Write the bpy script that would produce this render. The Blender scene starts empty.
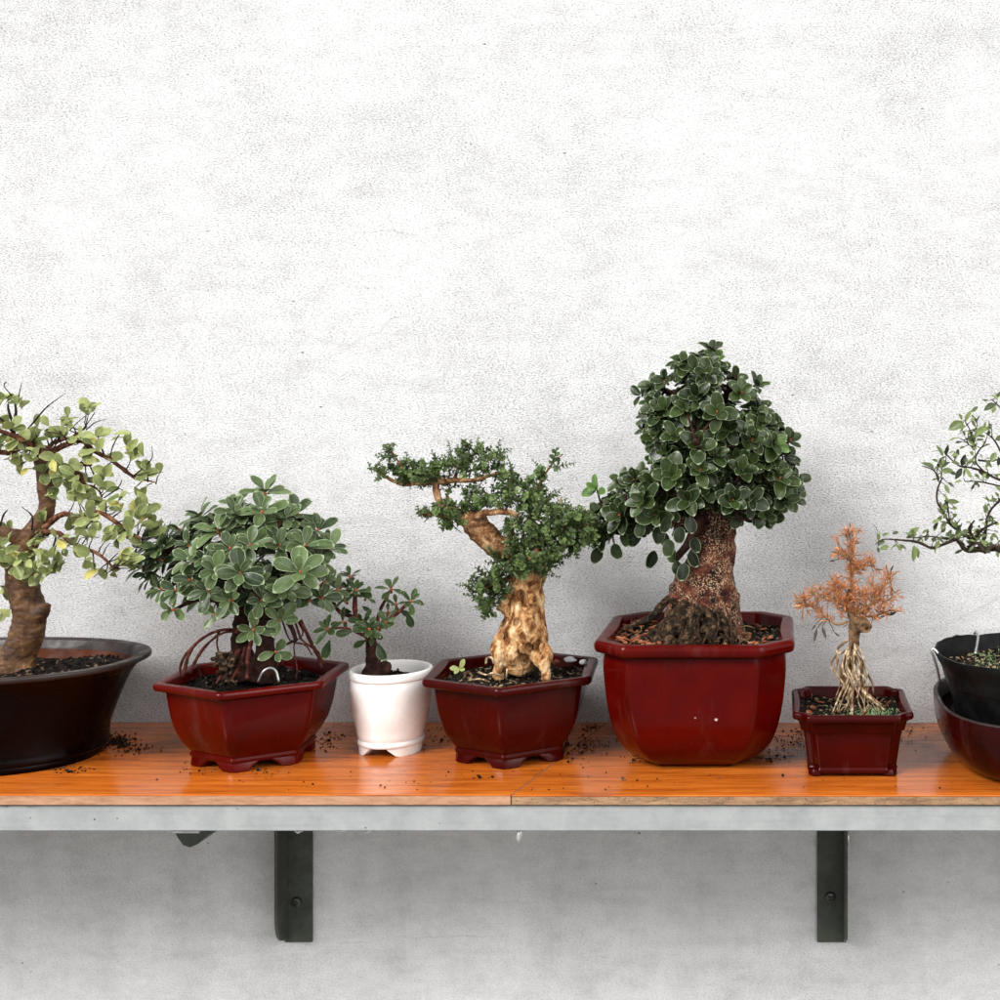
import bpy, math, random
import numpy as np
from mathutils import Vector, Matrix, noise, Quaternion
R = math.radians
random.seed(7)
C = bpy.context.scene.collection

# ---------------------------------------------------------------- camera, world, sun, exposure
# measured frame of the place: wall face at y = 0, shelf top at z = 0
CX, HY, F, H, YC, XC = 780.0, 400.0, 1250.0, 0.363, -1.41, 0.28
cam = bpy.data.objects.new('camera', bpy.data.cameras.new('camera'))
C.objects.link(cam); bpy.context.scene.camera = cam
cam.location = (XC, YC, H); cam.rotation_euler = (R(90), 0, 0)
cam.data.sensor_width = 36; cam.data.lens = 36 * F / 1000
cam.data.shift_x = -(CX - 500) / 1000; cam.data.shift_y = -(500 - HY) / 1000
cam.data.clip_start = 0.02; cam.data.clip_end = 500

SUN_EL, SUN_AZ = R(37), R(-46)        # azimuth measured from -y (towards the camera side), negative = left
w = bpy.data.worlds.new('World'); bpy.context.scene.world = w; w.use_nodes = True
wn = w.node_tree.nodes; wl = w.node_tree.links; wn.clear()
sky = wn.new('ShaderNodeTexSky'); sky.sky_type = 'NISHITA'; sky.sun_disc = False
sky.sun_elevation = SUN_EL; sky.sun_rotation = math.pi + SUN_AZ
sky.dust_density = 4; sky.air_density = 1
hs = wn.new('ShaderNodeHueSaturation'); hs.inputs['Saturation'].default_value = 0.12
bg = wn.new('ShaderNodeBackground'); bg.inputs['Strength'].default_value = 0.085
wo = wn.new('ShaderNodeOutputWorld')
wl.new(sky.outputs[0], hs.inputs['Color']); wl.new(hs.outputs[0], bg.inputs[0]); wl.new(bg.outputs[0], wo.inputs[0])
sun = bpy.data.objects.new('sun', bpy.data.lights.new('sun', 'SUN')); C.objects.link(sun)
sun.data.energy = 2.3; sun.data.angle = R(26); sun.data.color = (1, 0.99, 0.975)
sd = Vector((math.sin(SUN_AZ) * math.cos(SUN_EL), -math.cos(SUN_AZ) * math.cos(SUN_EL), math.sin(SUN_EL)))
sun.rotation_euler = sd.to_track_quat('Z', 'Y').to_euler(); sun.location = (0, -3, 4)
vs = bpy.context.scene.view_settings
vs.view_transform = 'Standard'; vs.look = 'None'; vs.gamma = 1; vs.exposure = 1.14

def P(px, py, d):
    return Vector((XC + (px - CX) * d / F, YC + d, H + (HY - py) * d / F))

# ---------------------------------------------------------------- object helpers
def tag(o, label=None, cat=None, group=None, kind=None):
    for k, v in (('label', label), ('category', cat), ('group', group), ('kind', kind)):
        if v: o[k] = v
    return o
def thing(name, loc, label, cat, group=None):
    o = bpy.data.objects.new(name, None); C.objects.link(o); o.location = loc
    o.empty_display_size = 0.05
    return tag(o, label, cat, group)
class MB:
    def __init__(s): s.v = []; s.f = []; s.uv = None
    def add(s, vs_, fs):
        b = len(s.v); s.v += [tuple(p) for p in vs_]; s.f += [tuple(i + b for i in f) for f in fs]
    def box(s, x0, x1, y0, y1, z0, z1):
        s.add([(x0,y0,z0),(x1,y0,z0),(x1,y1,z0),(x0,y1,z0),(x0,y0,z1),(x1,y0,z1),(x1,y1,z1),(x0,y1,z1)],
              [(0,3,2,1),(4,5,6,7),(0,1,5,4),(1,2,6,5),(2,3,7,6),(3,0,4,7)])
    def loft(s, rings, cap0=True, cap1=True, closed=False):
        n = len(rings[0]); b = len(s.v)
        for r in rings: s.v += [tuple(p) for p in r]
        m = len(rings)
        for i in range(m if closed else m - 1):
            j = (i + 1) % m
            for k in range(n):
                l = (k + 1) % n
                s.f.append((b + i*n + k, b + i*n + l, b + j*n + l, b + j*n + k))
        if not closed:
            if cap0: s.f.append(tuple(b + k for k in reversed(range(n))))
            if cap1: s.f.append(tuple(b + (m-1)*n + k for k in range(n)))
    def tube(s, pts, rad, n=8, rough=0.0, seed=0.0, freq=200):
        pts = [Vector(p) for p in pts]
        t0 = (pts[1] - pts[0]).normalized()
        a = t0.orthogonal().normalized(); rings = []
        for i, p in enumerate(pts):
            t = (pts[min(i+1, len(pts)-1)] - pts[max(i-1, 0)])
            if t.length < 1e-9: t = t0.copy()
            t.normalize(); q = t0.rotation_difference(t); a = q @ a; t0 = t
            a = (a - t * a.dot(t)).normalized(); b = t.cross(a)
            rr = []
            for k in range(n):
                th = 2 * math.pi * k / n
                dr = a * math.cos(th) + b * math.sin(th); r = rad[i]
                if rough: r *= 1 + rough * noise.noise((p + dr * r) * freq + Vector((seed, 0, 0)))
                rr.append(p + dr * r)
            rings.append(rr)
        s.loft(rings)
    def build(s, name, mat, parent=None, smooth=True, sharp=None, wn_=False):
        me = bpy.data.meshes.new(name); me.from_pydata(s.v, [], s.f); me.update()
        if smooth:
            me.polygons.foreach_set('use_smooth', [True] * len(me.polygons))
            if sharp: me.set_sharp_from_angle(angle=R(sharp))
        o = bpy.data.objects.new(name, me); C.objects.link(o)
        if mat: me.materials.append(mat)
        if parent:
            o.parent = parent
            if parent.type == 'EMPTY': o.matrix_parent_inverse = Matrix.Translation(-parent_loc(parent))
        if wn_: o.modifiers.new('wn', 'WEIGHTED_NORMAL').weight = 80
        return o
def parent_loc(o):
    v = Vector((0, 0, 0))
    while o is not None:
        if o.type == 'EMPTY': v = v + o.location
        o = o.parent
    return v
def smooth_path(pts, step=0.004):
    """pts: list of (x,y,z,r) -> Catmull-Rom resampled points and radii"""
    A = [np.array(p, float) for p in pts]
    A = [2*A[0]-A[1]] + A + [2*A[-1]-A[-2]]
    P_, Rr = [], []
    for i in range(1, len(A)-2):
        p0, p1, p2, p3 = A[i-1:i+3]
        n = max(2, int(np.linalg.norm(p2[:3]-p1[:3]) / step))
        for k in range(n):
            t = k / n
            q = 0.5*((2*p1)+(-p0+p2)*t+(2*p0-5*p1+4*p2-p3)*t*t+(-p0+3*p1-3*p2+p3)*t**3)
            P_.append(Vector(q[:3])); Rr.append(max(q[3], 0.0002))
    P_.append(Vector(A[-2][:3])); Rr.append(max(A[-2][3], 0.0002))
    return P_, Rr
def pxpath(l, d0):
    """l: (px, py, depth offset, radius in px)"""
    out = []
    for px, py, dd, r in l:
        p = P(px, py, d0 + dd); out.append((p.x, p.y, p.z, r * (d0 + dd) / F))
    return out
def remeshed(mb, voxel=0.0016, smooth_it=3, disp=None):
    me = bpy.data.meshes.new('tmp'); me.from_pydata(mb.v, [], mb.f); me.update()
    o = bpy.data.objects.new('tmp', me); C.objects.link(o)
    m = o.modifiers.new('r', 'REMESH'); m.mode = 'VOXEL'; m.voxel_size = voxel
    m = o.modifiers.new('s', 'SMOOTH'); m.iterations = smooth_it; m.factor = 0.5
    dg = bpy.context.evaluated_depsgraph_get(); ev = o.evaluated_get(dg).to_mesh()
    out = MB()
    nr = [v.normal.copy() for v in ev.vertices]
    co = [v.co.copy() for v in ev.vertices]
    if disp: co = [disp(c, n) for c, n in zip(co, nr)]
    out.v = [tuple(c) for c in co]; out.f = [tuple(p.vertices) for p in ev.polygons]
    o.evaluated_get(dg).to_mesh_clear()
    bpy.data.objects.remove(o); bpy.data.meshes.remove(me)
    return out

# ---------------------------------------------------------------- materials
class Mat:
    def __init__(s, name):
        s.m = bpy.data.materials.new(name); s.m.use_nodes = True
        s.n = s.m.node_tree.nodes; s.l = s.m.node_tree.links
        s.b = s.n['Principled BSDF']; s.out = s.n['Material Output']
        s.tc = s.n.new('ShaderNodeTexCoord'); s.geo = s.n.new('ShaderNodeNewGeometry')
        s.pos = s.geo.outputs['Position']
    def link(s, a, b): s.l.new(a, b)
    def mapping(s, scale=(1,1,1), src=None, rot=(0,0,0)):
        m = s.n.new('ShaderNodeMapping'); m.inputs['Scale'].default_value = scale; m.inputs['Rotation'].default_value = rot
        s.link(src or s.pos, m.inputs[0]); return m.outputs[0]
    def noise(s, scale, detail=4, rough=0.55, src=None, dist=0):
        t = s.n.new('ShaderNodeTexNoise'); t.inputs['Scale'].default_value = scale
        t.inputs['Detail'].default_value = detail; t.inputs['Roughness'].default_value = rough; t.inputs['Distortion'].default_value = dist
        s.link(src or s.pos, t.inputs['Vector']); return t.outputs[0]
    def vor(s, scale, feat='F1', src=None, out=0, rnd=1):
        t = s.n.new('ShaderNodeTexVoronoi'); t.inputs['Scale'].default_value = scale; t.feature = feat
        t.inputs['Randomness'].default_value = rnd
        s.link(src or s.pos, t.inputs['Vector']); return t.outputs[out]
    def ramp(s, fac, stops):
        r = s.n.new('ShaderNodeValToRGB'); e = r.color_ramp.elements
        while len(e) < len(stops): e.new(0.5)
        for k, (p, c) in zip(range(len(stops)), stops):
            e[k].position = p
            e[k].color = (c, c, c, 1) if isinstance(c, (int, float)) else (*c, 1)
        s.link(fac, r.inputs[0]); return r.outputs[0]
    def mix(s, fac, a, b, mode='MIX'):
        m = s.n.new('ShaderNodeMix'); m.data_type = 'RGBA'; m.blend_type = mode
        for x, i in ((fac, 0), (a, 6), (b, 7)):
            if isinstance(x, (int, float)): m.inputs[i].default_value = x if i == 0 else (x, x, x, 1)
            elif isinstance(x, tuple): m.inputs[i].default_value = (*x, 1)
            else: s.link(x, m.inputs[i])
        return m.outputs[2]
    def math(s, op, a, b=0.0, clamp=False):
        m = s.n.new('ShaderNodeMath'); m.operation = op; m.use_clamp = clamp
        for x, i in ((a, 0), (b, 1)):
            if isinstance(x, (int, float)): m.inputs[i].default_value = x
            else: s.link(x, m.inputs[i])
        return m.outputs[0]
    def bump(s, h, strength=0.5, dist=0.001, prev=None):
        b = s.n.new('ShaderNodeBump'); b.inputs['Strength'].default_value = strength; b.inputs['Distance'].default_value = dist
        s.link(h, b.inputs['Height'])
        if prev is not None: s.link(prev, b.inputs['Normal'])
        s.link(b.outputs[0], s.b.inputs['Normal']); return b.outputs[0]
    def set(s, color=None, rough=None, **kw):
        if color is not None:
            if isinstance(color, tuple): s.b.inputs['Base Color'].default_value = (*color, 1)
            else: s.link(color, s.b.inputs['Base Color'])
        if rough is not None:
            if isinstance(rough, (int, float)): s.b.inputs['Roughness'].default_value = rough
            else: s.link(rough, s.b.inputs['Roughness'])
        for k, v in kw.items(): s.b.inputs[k.replace('_', ' ')].default_value = v
        return s.m

def mat_wall():
    m = Mat('plaster')
    st = m.mapping((1, 1, 2.3), None, (0, R(9), 0))
    a = m.noise(380, 4, 0.7, st); b = m.noise(200, 3, 0.6, st); c = m.noise(7, 4, 0.6)
    pits = m.vor(30, src=m.mapping((1, 1, 1.5)))
    pitm = m.ramp(pits, [(0.0, 0.0), (0.03, 0.2), (0.06, 1.0)])
    gate = m.ramp(m.noise(14, 2), [(0.46, 1.0), (0.6, 0.0)])
    pitm = m.mix(gate, pitm, (1, 1, 1))
    patch = m.ramp(m.noise(3.0, 6, 0.68, None, 0.3), [(0.36, 0.0), (0.62, 1.0)])
    col = m.mix(patch, (0.735, 0.737, 0.74), (0.79, 0.79, 0.79))
    grime = m.ramp(m.noise(24, 7, 0.75, m.mapping((1, 1, 1.8))), [(0.34, 0.84), (0.56, 1.0)])
    trowel = m.ramp(m.noise(6, 7, 0.75, m.mapping((0.35, 1, 2.2), None, (0, R(-14), 0)), 1.2), [(0.40, 0.945), (0.50, 1.0)])
    col = m.mix(1.0, m.mix(1.0, col, grime, 'MULTIPLY'), trowel, 'MULTIPLY')
    dens = m.noise(4.2, 7, 0.72)
    grain = m.ramp(m.math('ADD', a, m.math('MULTIPLY', m.math('SUBTRACT', dens, 0.5), 0.24)), [(0.35, 0.25), (0.50, 1.0)])
    ungr = m.mix(0.35, col, grain, 'MULTIPLY'); col = m.mix(0.85, col, grain, 'MULTIPLY')
    sx = m.n.new('ShaderNodeSeparateXYZ'); m.link(m.pos, sx.inputs[0])
    low = m.ramp(m.math('ADD', m.math('MULTIPLY', sx.outputs[2], 4.0), m.math('ADD', m.math('MULTIPLY', c, 0.5), 0.45)), [(0.35, 1.0), (0.62, 0.0)])
    streak = m.ramp(m.noise(11, 5, 0.6, m.mapping((1, 1, 0.12))), [(0.35, 0.86), (0.65, 1.0)])
    lowc = m.mix(1.0, ungr, streak, 'MULTIPLY')
    col = m.mix(low, col, lowc)
    col = m.mix(1.0, col, m.mix(0.8, (1, 1, 1), pitm), 'MULTIPLY')
    wv = m.vor(1.9, 'DISTANCE_TO_EDGE', m.mapping((0.7, 1, 1.6), m.n_dist()))
    crack = m.ramp(wv, [(0.0, 0.86), (0.0008, 1.0)])
    gate2 = m.ramp(m.noise(4.0, 2), [(0.54, 0.0), (0.6, 1.0)])
    col = m.mix(1.0, col, m.mix(gate2, (1, 1, 1), crack), 'MULTIPLY')
    h = m.math('ADD', m.math('MULTIPLY', a, 1.0), m.math('MULTIPLY', b, 0.45))
    h = m.math('ADD', h, m.math('MULTIPLY', pitm, 0.5))
    n1 = m.bump(c, 0.3, 0.008)
    m.bump(h, 1.0, 0.0026, n1)
    return m.set(col, 0.9, Specular_IOR_Level=0.2)
def _nd(self):
    nz = self.n.new('ShaderNodeTexNoise'); nz.inputs['Scale'].default_value = 18; nz.inputs['Detail'].default_value = 5
    self.link(self.pos, nz.inputs['Vector'])
    mx = self.n.new('ShaderNodeVectorMath'); mx.operation = 'MULTIPLY_ADD'; mx.inputs[1].default_value = (0.03, 0.03, 0.03)
    self.link(nz.outputs['Color'], mx.inputs[0]); self.link(self.pos, mx.inputs[2]); return mx.outputs[0]
Mat.n_dist = _nd

def mat_wood():
    m = Mat('varnished_wood')
    g = m.noise(9, 6, 0.62, m.mapping((1.0, 14, 14)), 0.6)
    g2 = m.noise(60, 4, 0.6, m.mapping((0.6, 9, 9)))
    pl = m.vor(1, src=m.mapping((2.6, 21, 0.2)), out=1)   # staves glued side by side
    sepc = m.n.new('ShaderNodeSeparateColor'); m.link(pl, sepc.inputs[0])
    col = m.ramp(g, [(0.25, (0.30, 0.056, 0.007)), (0.48, (0.55, 0.128, 0.013)), (0.7, (0.72, 0.21, 0.028))])
    col = m.mix(0.55, col, m.ramp(g2, [(0.3, 0.55), (0.6, 1.0)]), 'MULTIPLY')
    col = m.mix(0.5, col, m.ramp(sepc.outputs[0], [(0.0, 0.62), (1.0, 1.0)]), 'MULTIPLY')
    dirt = m.ramp(m.noise(13, 6, 0.68), [(0.46, 1.0), (0.68, 0.35)])
    sx = m.n.new('ShaderNodeSeparateXYZ'); m.link(m.pos, sx.inputs[0])
    back = m.ramp(m.math('ADD', sx.outputs[1], 0.26), [(0.05, 0.15), (0.2, 0.95)])
    col = m.mix(back, col, m.mix(1.0, col, dirt, 'MULTIPLY'))
    rough = m.ramp(m.noise(30, 5, 0.65), [(0.35, 0.06), (0.7, 0.22)])
    m.bump(m.noise(70, 4, 0.6, m.mapping((0.5, 8, 8))), 0.25, 0.0006)
    return m.set(col, rough, Coat_Weight=0.32, Coat_Roughness=0.06, Specular_IOR_Level=0.38)
def mat_edge(name, a, b, rough_amt):
    m = Mat(name)
    g = m.noise(160, 5, 0.7, m.mapping((0.35, 1, 1.6)))
    col = m.ramp(g, [(0.3, a), (0.62, b)])
    ch = m.ramp(m.vor(260), [(0.12, 0.45), (0.3, 1.0)])
    col = m.mix(rough_amt, col, ch, 'MULTIPLY')
    m.bump(g, 0.8 * rough_amt + 0.1, 0.002)
    return m.set(col, 0.75)
def mat_glaze(name, c0, c1, rough=0.13, spots=True, coat=0.06, spec=0.10, dirt=(0.012, 0.005, 0.003)):
    m = Mat(name)
    g = m.noise(16, 5, 0.6)
    col = m.ramp(g, [(0.3, c0), (0.7, c1)])
    run = m.ramp(m.noise(30, 6, 0.7, m.mapping((1, 1, 0.16))), [(0.56, 0.0), (0.78, 0.10)])
    col = m.mix(run, col, (0.22, 0.16, 0.13) if spots and c1[0] > .03 and c1[0] < .5 else c0)
    if spots:
        v = m.vor(36); ms = m.ramp(v, [(0.05, 1.0), (0.075, 0.0)])
        gt = m.ramp(m.noise(21, 2), [(0.6, 0.0), (0.66, 1.0)])
        col = m.mix(m.math('MULTIPLY', ms, gt), col, (0.5, 0.42, 0.36))
        dr = m.ramp(m.noise(40, 6, 0.7), [(0.55, 0.0), (0.8, 0.35)])
        col = m.mix(dr, col, dirt)
    rg = m.ramp(m.noise(45, 5, 0.65), [(0.35, rough * 0.7), (0.7, rough * 2.4)])
    m.bump(m.noise(28, 3, 0.5), 0.12, 0.003)
    return m.set(col, rg, Coat_Weight=coat, Coat_Roughness=0.06, Specular_IOR_Level=spec)
def mat_soil(name, a=(0.002, 0.0016, 0.0014), b=(0.014, 0.010, 0.008), chips=(0.12, 0.08, 0.05), amt=0.06):
    m = Mat(name)
    v = m.vor(330, out=1); s = m.n.new('ShaderNodeSeparateColor'); m.link(v, s.inputs[0])
    col = m.ramp(s.outputs[0], [(0.2, a), (1 - amt, b), (1 - amt + 0.02, chips)])
    m.bump(m.noise(420, 3), 0.8, 0.002)
    return m.set(col, 0.95, Specular_IOR_Level=0.08)
def mat_bark(name, stops, scale=90, stretch=(1, 1, 1), bumpd=0.002, rough=0.8, speck=None, spscale=420, spos=0.2, spec=0.15):
    m = Mat(name)
    g = m.noise(scale, 7, 0.68, m.mapping(stretch), 0.5)
    col = m.ramp(g, stops)
    h = g
    if speck:
        v = m.noise(spscale, 3, 0.6, m.mapping(stretch)); ms = m.ramp(v, [(0.50, 0.0), (0.60, 1.0)])
        gt = m.ramp(m.noise(60, 3), [(0.38, 0.0), (0.55, 1.0)])
        col = m.mix(m.math('MULTIPLY', ms, gt), col, speck); h = m.math('SUBTRACT', g, m.math('MULTIPLY', v, 0.7))
    m.bump(h, 1.0, bumpd)
    return m.set(col, rough, Specular_IOR_Level=spec)
def mat_leaf(name, a, b, edge, back, trans=0.12, rough=0.38, edge_w=0.80, old=None, vein=0.35):
    m = Mat(name)
    at = m.n.new('ShaderNodeAttribute'); at.attribute_name = 'var'
    uv = m.n.new('ShaderNodeUVMap'); sx = m.n.new('ShaderNodeSeparateXYZ'); m.link(uv.outputs[0], sx.inputs[0])
    u = m.math('ABSOLUTE', m.math('SUBTRACT', m.math('MULTIPLY', sx.outputs[0], 2), 1))
    v = sx.outputs[1]
    col = m.ramp(at.outputs['Fac'], [(0.0, a), (0.85, b)] if old is None else [(0.0, a), (0.90, b), (0.97, old)])
    mott = m.ramp(m.noise(230, 4, 0.6), [(0.3, 0.72), (0.7, 1.15)])
    col = m.mix(1.0, col, mott, 'MULTIPLY')
    if edge:
        e1 = m.ramp(u, [(edge_w, 0.0), (min(0.98, edge_w + 0.14), 1.0)]); e2 = m.ramp(v, [(0.90, 0.0), (0.97, 1.0)])
        mid = m.ramp(u, [(0.0, vein), (0.10, 0.0)])
        col = m.mix(m.math('MAXIMUM', m.math('MAXIMUM', e1, e2), mid), col, edge)
    col2 = m.mix(m.geo.outputs['Backfacing'], col, back)
    m.set(col2, m.ramp(m.noise(150, 3), [(0.3, rough * 0.7), (0.7, rough * 1.4)]), Specular_IOR_Level=0.22)
    m.bump(m.noise(300, 3), 0.35, 0.0008)
    tr = m.n.new('ShaderNodeBsdfTranslucent'); mx = m.n.new('ShaderNodeMixShader'); mx.inputs[0].default_value = trans
    m.link(col2, tr.inputs[0]); m.link(m.b.outputs[0], mx.inputs[1]); m.link(tr.outputs[0], mx.inputs[2])
    m.link(mx.outputs[0], m.out.inputs[0])
    return m.m
def mat_metal(name, a, b, rough=0.5, metal=0.0, sc=40):
    m = Mat(name); g = m.noise(sc, 6, 0.7)
    rs = m.ramp(m.vor(75), [(0.05, 1.0), (0.09, 0.0)]); gt = m.ramp(m.noise(17, 2), [(0.52, 0.0), (0.60, 1.0)])
    col = m.mix(m.math('MULTIPLY', rs, gt), m.ramp(g, [(0.3, a), (0.65, b)]), (0.05, 0.03, 0.018))
    sc_ = m.ramp(m.noise(70, 5, 0.7, m.mapping((0.12, 1, 3))), [(0.36, 0.72), (0.48, 1.0)])
    col = m.mix(0.3, col, sc_, 'MULTIPLY')
    if name.startswith('grey'):
        sx = m.n.new('ShaderNodeSeparateXYZ'); m.link(m.pos, sx.inputs[0])
        e = m.math('ADD', m.math('MULTIPLY', sx.outputs[2], 60.0), m.math('ADD', m.math('MULTIPLY', m.noise(55, 6, 0.75), 0.9), 0.55))
        col = m.mix(m.ramp(e, [(0.30, 0.0), (0.50, 0.75)]), col, (0.13, 0.10, 0.065))
        col = m.mix(m.ramp(e, [(-0.0, 0.0), (0.01, 0.0)]), col, col)
    m.bump(m.noise(sc * 3, 4), 0.25, 0.0008)
    return m.set(col, rough, Metallic=metal, Specular_IOR_Level=0.3)

M = dict(
    wall=mat_wall(), wood=mat_wood(),
    edge_l=mat_edge('board_edge', (0.26, 0.12, 0.06), (0.40, 0.22, 0.13), 0.25),
    edge_r=mat_edge('chipped_board_edge', (0.13, 0.065, 0.03), (0.32, 0.19, 0.10), 0.9),
    rail=mat_metal('grey_painted_steel', (0.22, 0.232, 0.23), (0.30, 0.31, 0.308), 0.5),
    bracket=mat_metal('dark_green_grey_steel', (0.026, 0.030, 0.023), (0.060, 0.065, 0.052), 0.5),
    screw=mat_metal('screw_steel', (0.05, 0.05, 0.045), (0.12, 0.12, 0.11), 0.35, 0.8),
    pale=mat_metal('bare_steel', (0.45, 0.45, 0.45), (0.7, 0.7, 0.7), 0.35, 0.6),
    red=mat_glaze('maroon_glaze', (0.042, 0.0008, 0.0004), (0.082, 0.0014, 0.0006)),
    bowl=mat_glaze('bowl_glaze', (0.008, 0.0009, 0.0007), (0.040, 0.0018, 0.0014)),
    red_dark=mat_glaze('deep_maroon_glaze', (0.022, 0.0006, 0.0005), (0.044, 0.0011, 0.0009)),
    brown=mat_glaze('dark_brown_glaze', (0.0010, 0.0004, 0.0003), (0.0040, 0.0006, 0.0004), 0.22, True, 0.03, 0.06, (0.003, 0.0015, 0.001)),
    brown_rim=mat_glaze('brown_rim', (0.013, 0.008, 0.007), (0.030, 0.019, 0.016), 0.35, True, 0.05, 0.25),
    brown_in=mat_glaze('bare_clay', (0.03, 0.008, 0.003), (0.10, 0.028, 0.012), 0.5, False, 0.0, 0.15),
    white=mat_glaze('white_glaze', (0.70, 0.67, 0.64), (0.80, 0.79, 0.775), 0.16, True, 0.3, 0.5, (0.45, 0.36, 0.28)),
    plastic=mat_glaze('black_plastic', (0.0015, 0.0015, 0.0015), (0.004, 0.004, 0.004), 0.34, False, 0.0, 0.15),
    soil=mat_soil('soil'), soil_root=mat_soil('rooty_soil', (0.003, 0.0026, 0.002), (0.022, 0.016, 0.011), (0.24, 0.17, 0.11), 0.11),
    chip=mat_bark('bark_chip', [(0.3, (0.06, 0.015, 0.007)), (0.55, (0.24, 0.08, 0.035)), (0.75, (0.50, 0.30, 0.17))], 45),
    pebble=mat_bark('pebble', [(0.3, (0.3, 0.3, 0.31)), (0.7, (0.55, 0.56, 0.58))], 60),
    bark1=mat_bark('smooth_ringed_bark', [(0.30, (0.016, 0.007, 0.004)), (0.45, (0.060, 0.026, 0.010)), (0.60, (0.125, 0.060, 0.022)), (0.80, (0.36, 0.22, 0.10))], 75, (1, 1, 1.5), 0.0016, 0.6, None, 420, 0.2, 0.3),
    bark1b=mat_bark('red_brown_branch', [(0.3, (0.018, 0.007, 0.005)), (0.52, (0.09, 0.032, 0.014)), (0.72, (0.38, 0.19, 0.10))], 120),
    twig=mat_bark('dark_twig', [(0.3, (0.008, 0.005, 0.005)), (0.7, (0.035, 0.018, 0.015))], 200),
    bark2=mat_bark('dark_stem', [(0.35, (0.004, 0.0025, 0.002)), (0.66, (0.05, 0.018, 0.012))], 120),
    redroot=mat_bark('red_root', [(0.3, (0.012, 0.004, 0.004)), (0.55, (0.08, 0.02, 0.014)), (0.75, (0.36, 0.12, 0.08))], 160),
    bark4=mat_bark('gnarled_tan_wood', [(0.33, (0.016, 0.005, 0.002)), (0.42, (0.20, 0.075, 0.025)), (0.51, (0.46, 0.25, 0.10)), (0.65, (0.76, 0.58, 0.36))], 110, (1, 1, 0.55), 0.005, 0.7),
    bark4b=mat_bark('brown_branch_wood', [(0.30, (0.025, 0.010, 0.005)), (0.48, (0.17, 0.075, 0.030)), (0.66, (0.52, 0.32, 0.17))], 130, (1, 1, 1), 0.003),
    bark5=mat_bark('speckled_red_bark', [(0.40, (0.005, 0.003, 0.003)), (0.50, (0.045, 0.009, 0.006)), (0.66, (0.19, 0.06, 0.03))], 55, (1, 1, 1), 0.004, 0.7, (0.50, 0.33, 0.20), 560, 0.36),
    bark5b=mat_bark('dark_mossy_roots', [(0.40, (0.003, 0.0025, 0.0015)), (0.53, (0.030, 0.017, 0.008)), (0.68, (0.17, 0.10, 0.055))], 190, (1, 1, 1), 0.004),
    bark5c=mat_bark('red_brown_root', [(0.35, (0.004, 0.003, 0.002)), (0.55, (0.04, 0.02, 0.012)), (0.75, (0.22, 0.12, 0.07))], 240),
    bark6=mat_bark('pale_stringy_root', [(0.3, (0.012, 0.006, 0.003)), (0.48, (0.15, 0.09, 0.045)), (0.62, (0.60, 0.47, 0.31))], 190, (1, 1, 0.5), 0.002),
    bark6b=mat_bark('knobbly_brown_wood', [(0.3, (0.02, 0.009, 0.004)), (0.62, (0.22, 0.13, 0.065))], 110),
    bark6c=mat_bark('orange_twig', [(0.3, (0.16, 0.07, 0.03)), (0.7, (0.42, 0.24, 0.11))], 150),
    stem4=mat_bark('green_stem', [(0.3, (0.02, 0.03, 0.01)), (0.7, (0.09, 0.09, 0.035))], 200),
    greentwig=mat_bark('green_brown_twig', [(0.3, (0.010, 0.009, 0.007)), (0.7, (0.06, 0.04, 0.025))], 200),
    bud=mat_bark('red_bud', [(0.3, (0.30, 0.05, 0.02)), (0.7, (0.52, 0.16, 0.07))], 200),
    silver=mat_metal('silver_wire', (0.22, 0.22, 0.22), (0.42, 0.42, 0.42), 0.35, 0.8),
    leaf1=mat_leaf('pale_yellow_green_leaf', (0.070, 0.098, 0.025), (0.30, 0.335, 0.125), (0.36, 0.38, 0.18), (0.24, 0.28, 0.12), 0.12, 0.42, 0.86, (0.46, 0.40, 0.10), 0.25),
    leaf2=mat_leaf('mid_green_leaf', (0.006, 0.016, 0.005), (0.092, 0.135, 0.050), (0.25, 0.31, 0.17), (0.07, 0.10, 0.045), 0.04, 0.33, 0.86, None, 0.22),
    leaf3=mat_leaf('dark_green_small_leaf', (0.006, 0.016, 0.005), (0.050, 0.085, 0.026), (0.18, 0.24, 0.10), (0.10, 0.14, 0.07), 0.06, 0.36, 0.86, None, 0.2),
    leaf4=mat_leaf('tiny_green_leaf', (0.007, 0.020, 0.005), (0.140, 0.205, 0.065), None, (0.13, 0.19, 0.085), 0.10, 0.42),
    leaf5=mat_leaf('dark_leaf_pale_margin', (0.003, 0.007, 0.0018), (0.034, 0.055, 0.013), (0.22, 0.27, 0.15), (0.018, 0.030, 0.012), 0.02, 0.32, 0.90, (0.10, 0.19, 0.045), 0.08),
    leaf6=mat_leaf('dry_orange_leaf', (0.18, 0.045, 0.014), (0.74, 0.31, 0.12), None, (0.50, 0.20, 0.08), 0.15, 0.55),
    leaf6d=mat_leaf('withered_dark_leaf', (0.02, 0.012, 0.012), (0.08, 0.065, 0.055), None, (0.06, 0.05, 0.045), 0.05, 0.5),
    leaf7=mat_leaf('narrow_green_leaf', (0.016, 0.024, 0.013), (0.17, 0.22, 0.075), (0.26, 0.30, 0.17), (0.08, 0.10, 0.055), 0.12, 0.38, 0.87, None, 0.15),
    moss=mat_leaf('moss', (0.05, 0.10, 0.03), (0.26, 0.34, 0.15), None, (0.2, 0.3, 0.15), 0.1, 0.6),
)

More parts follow.
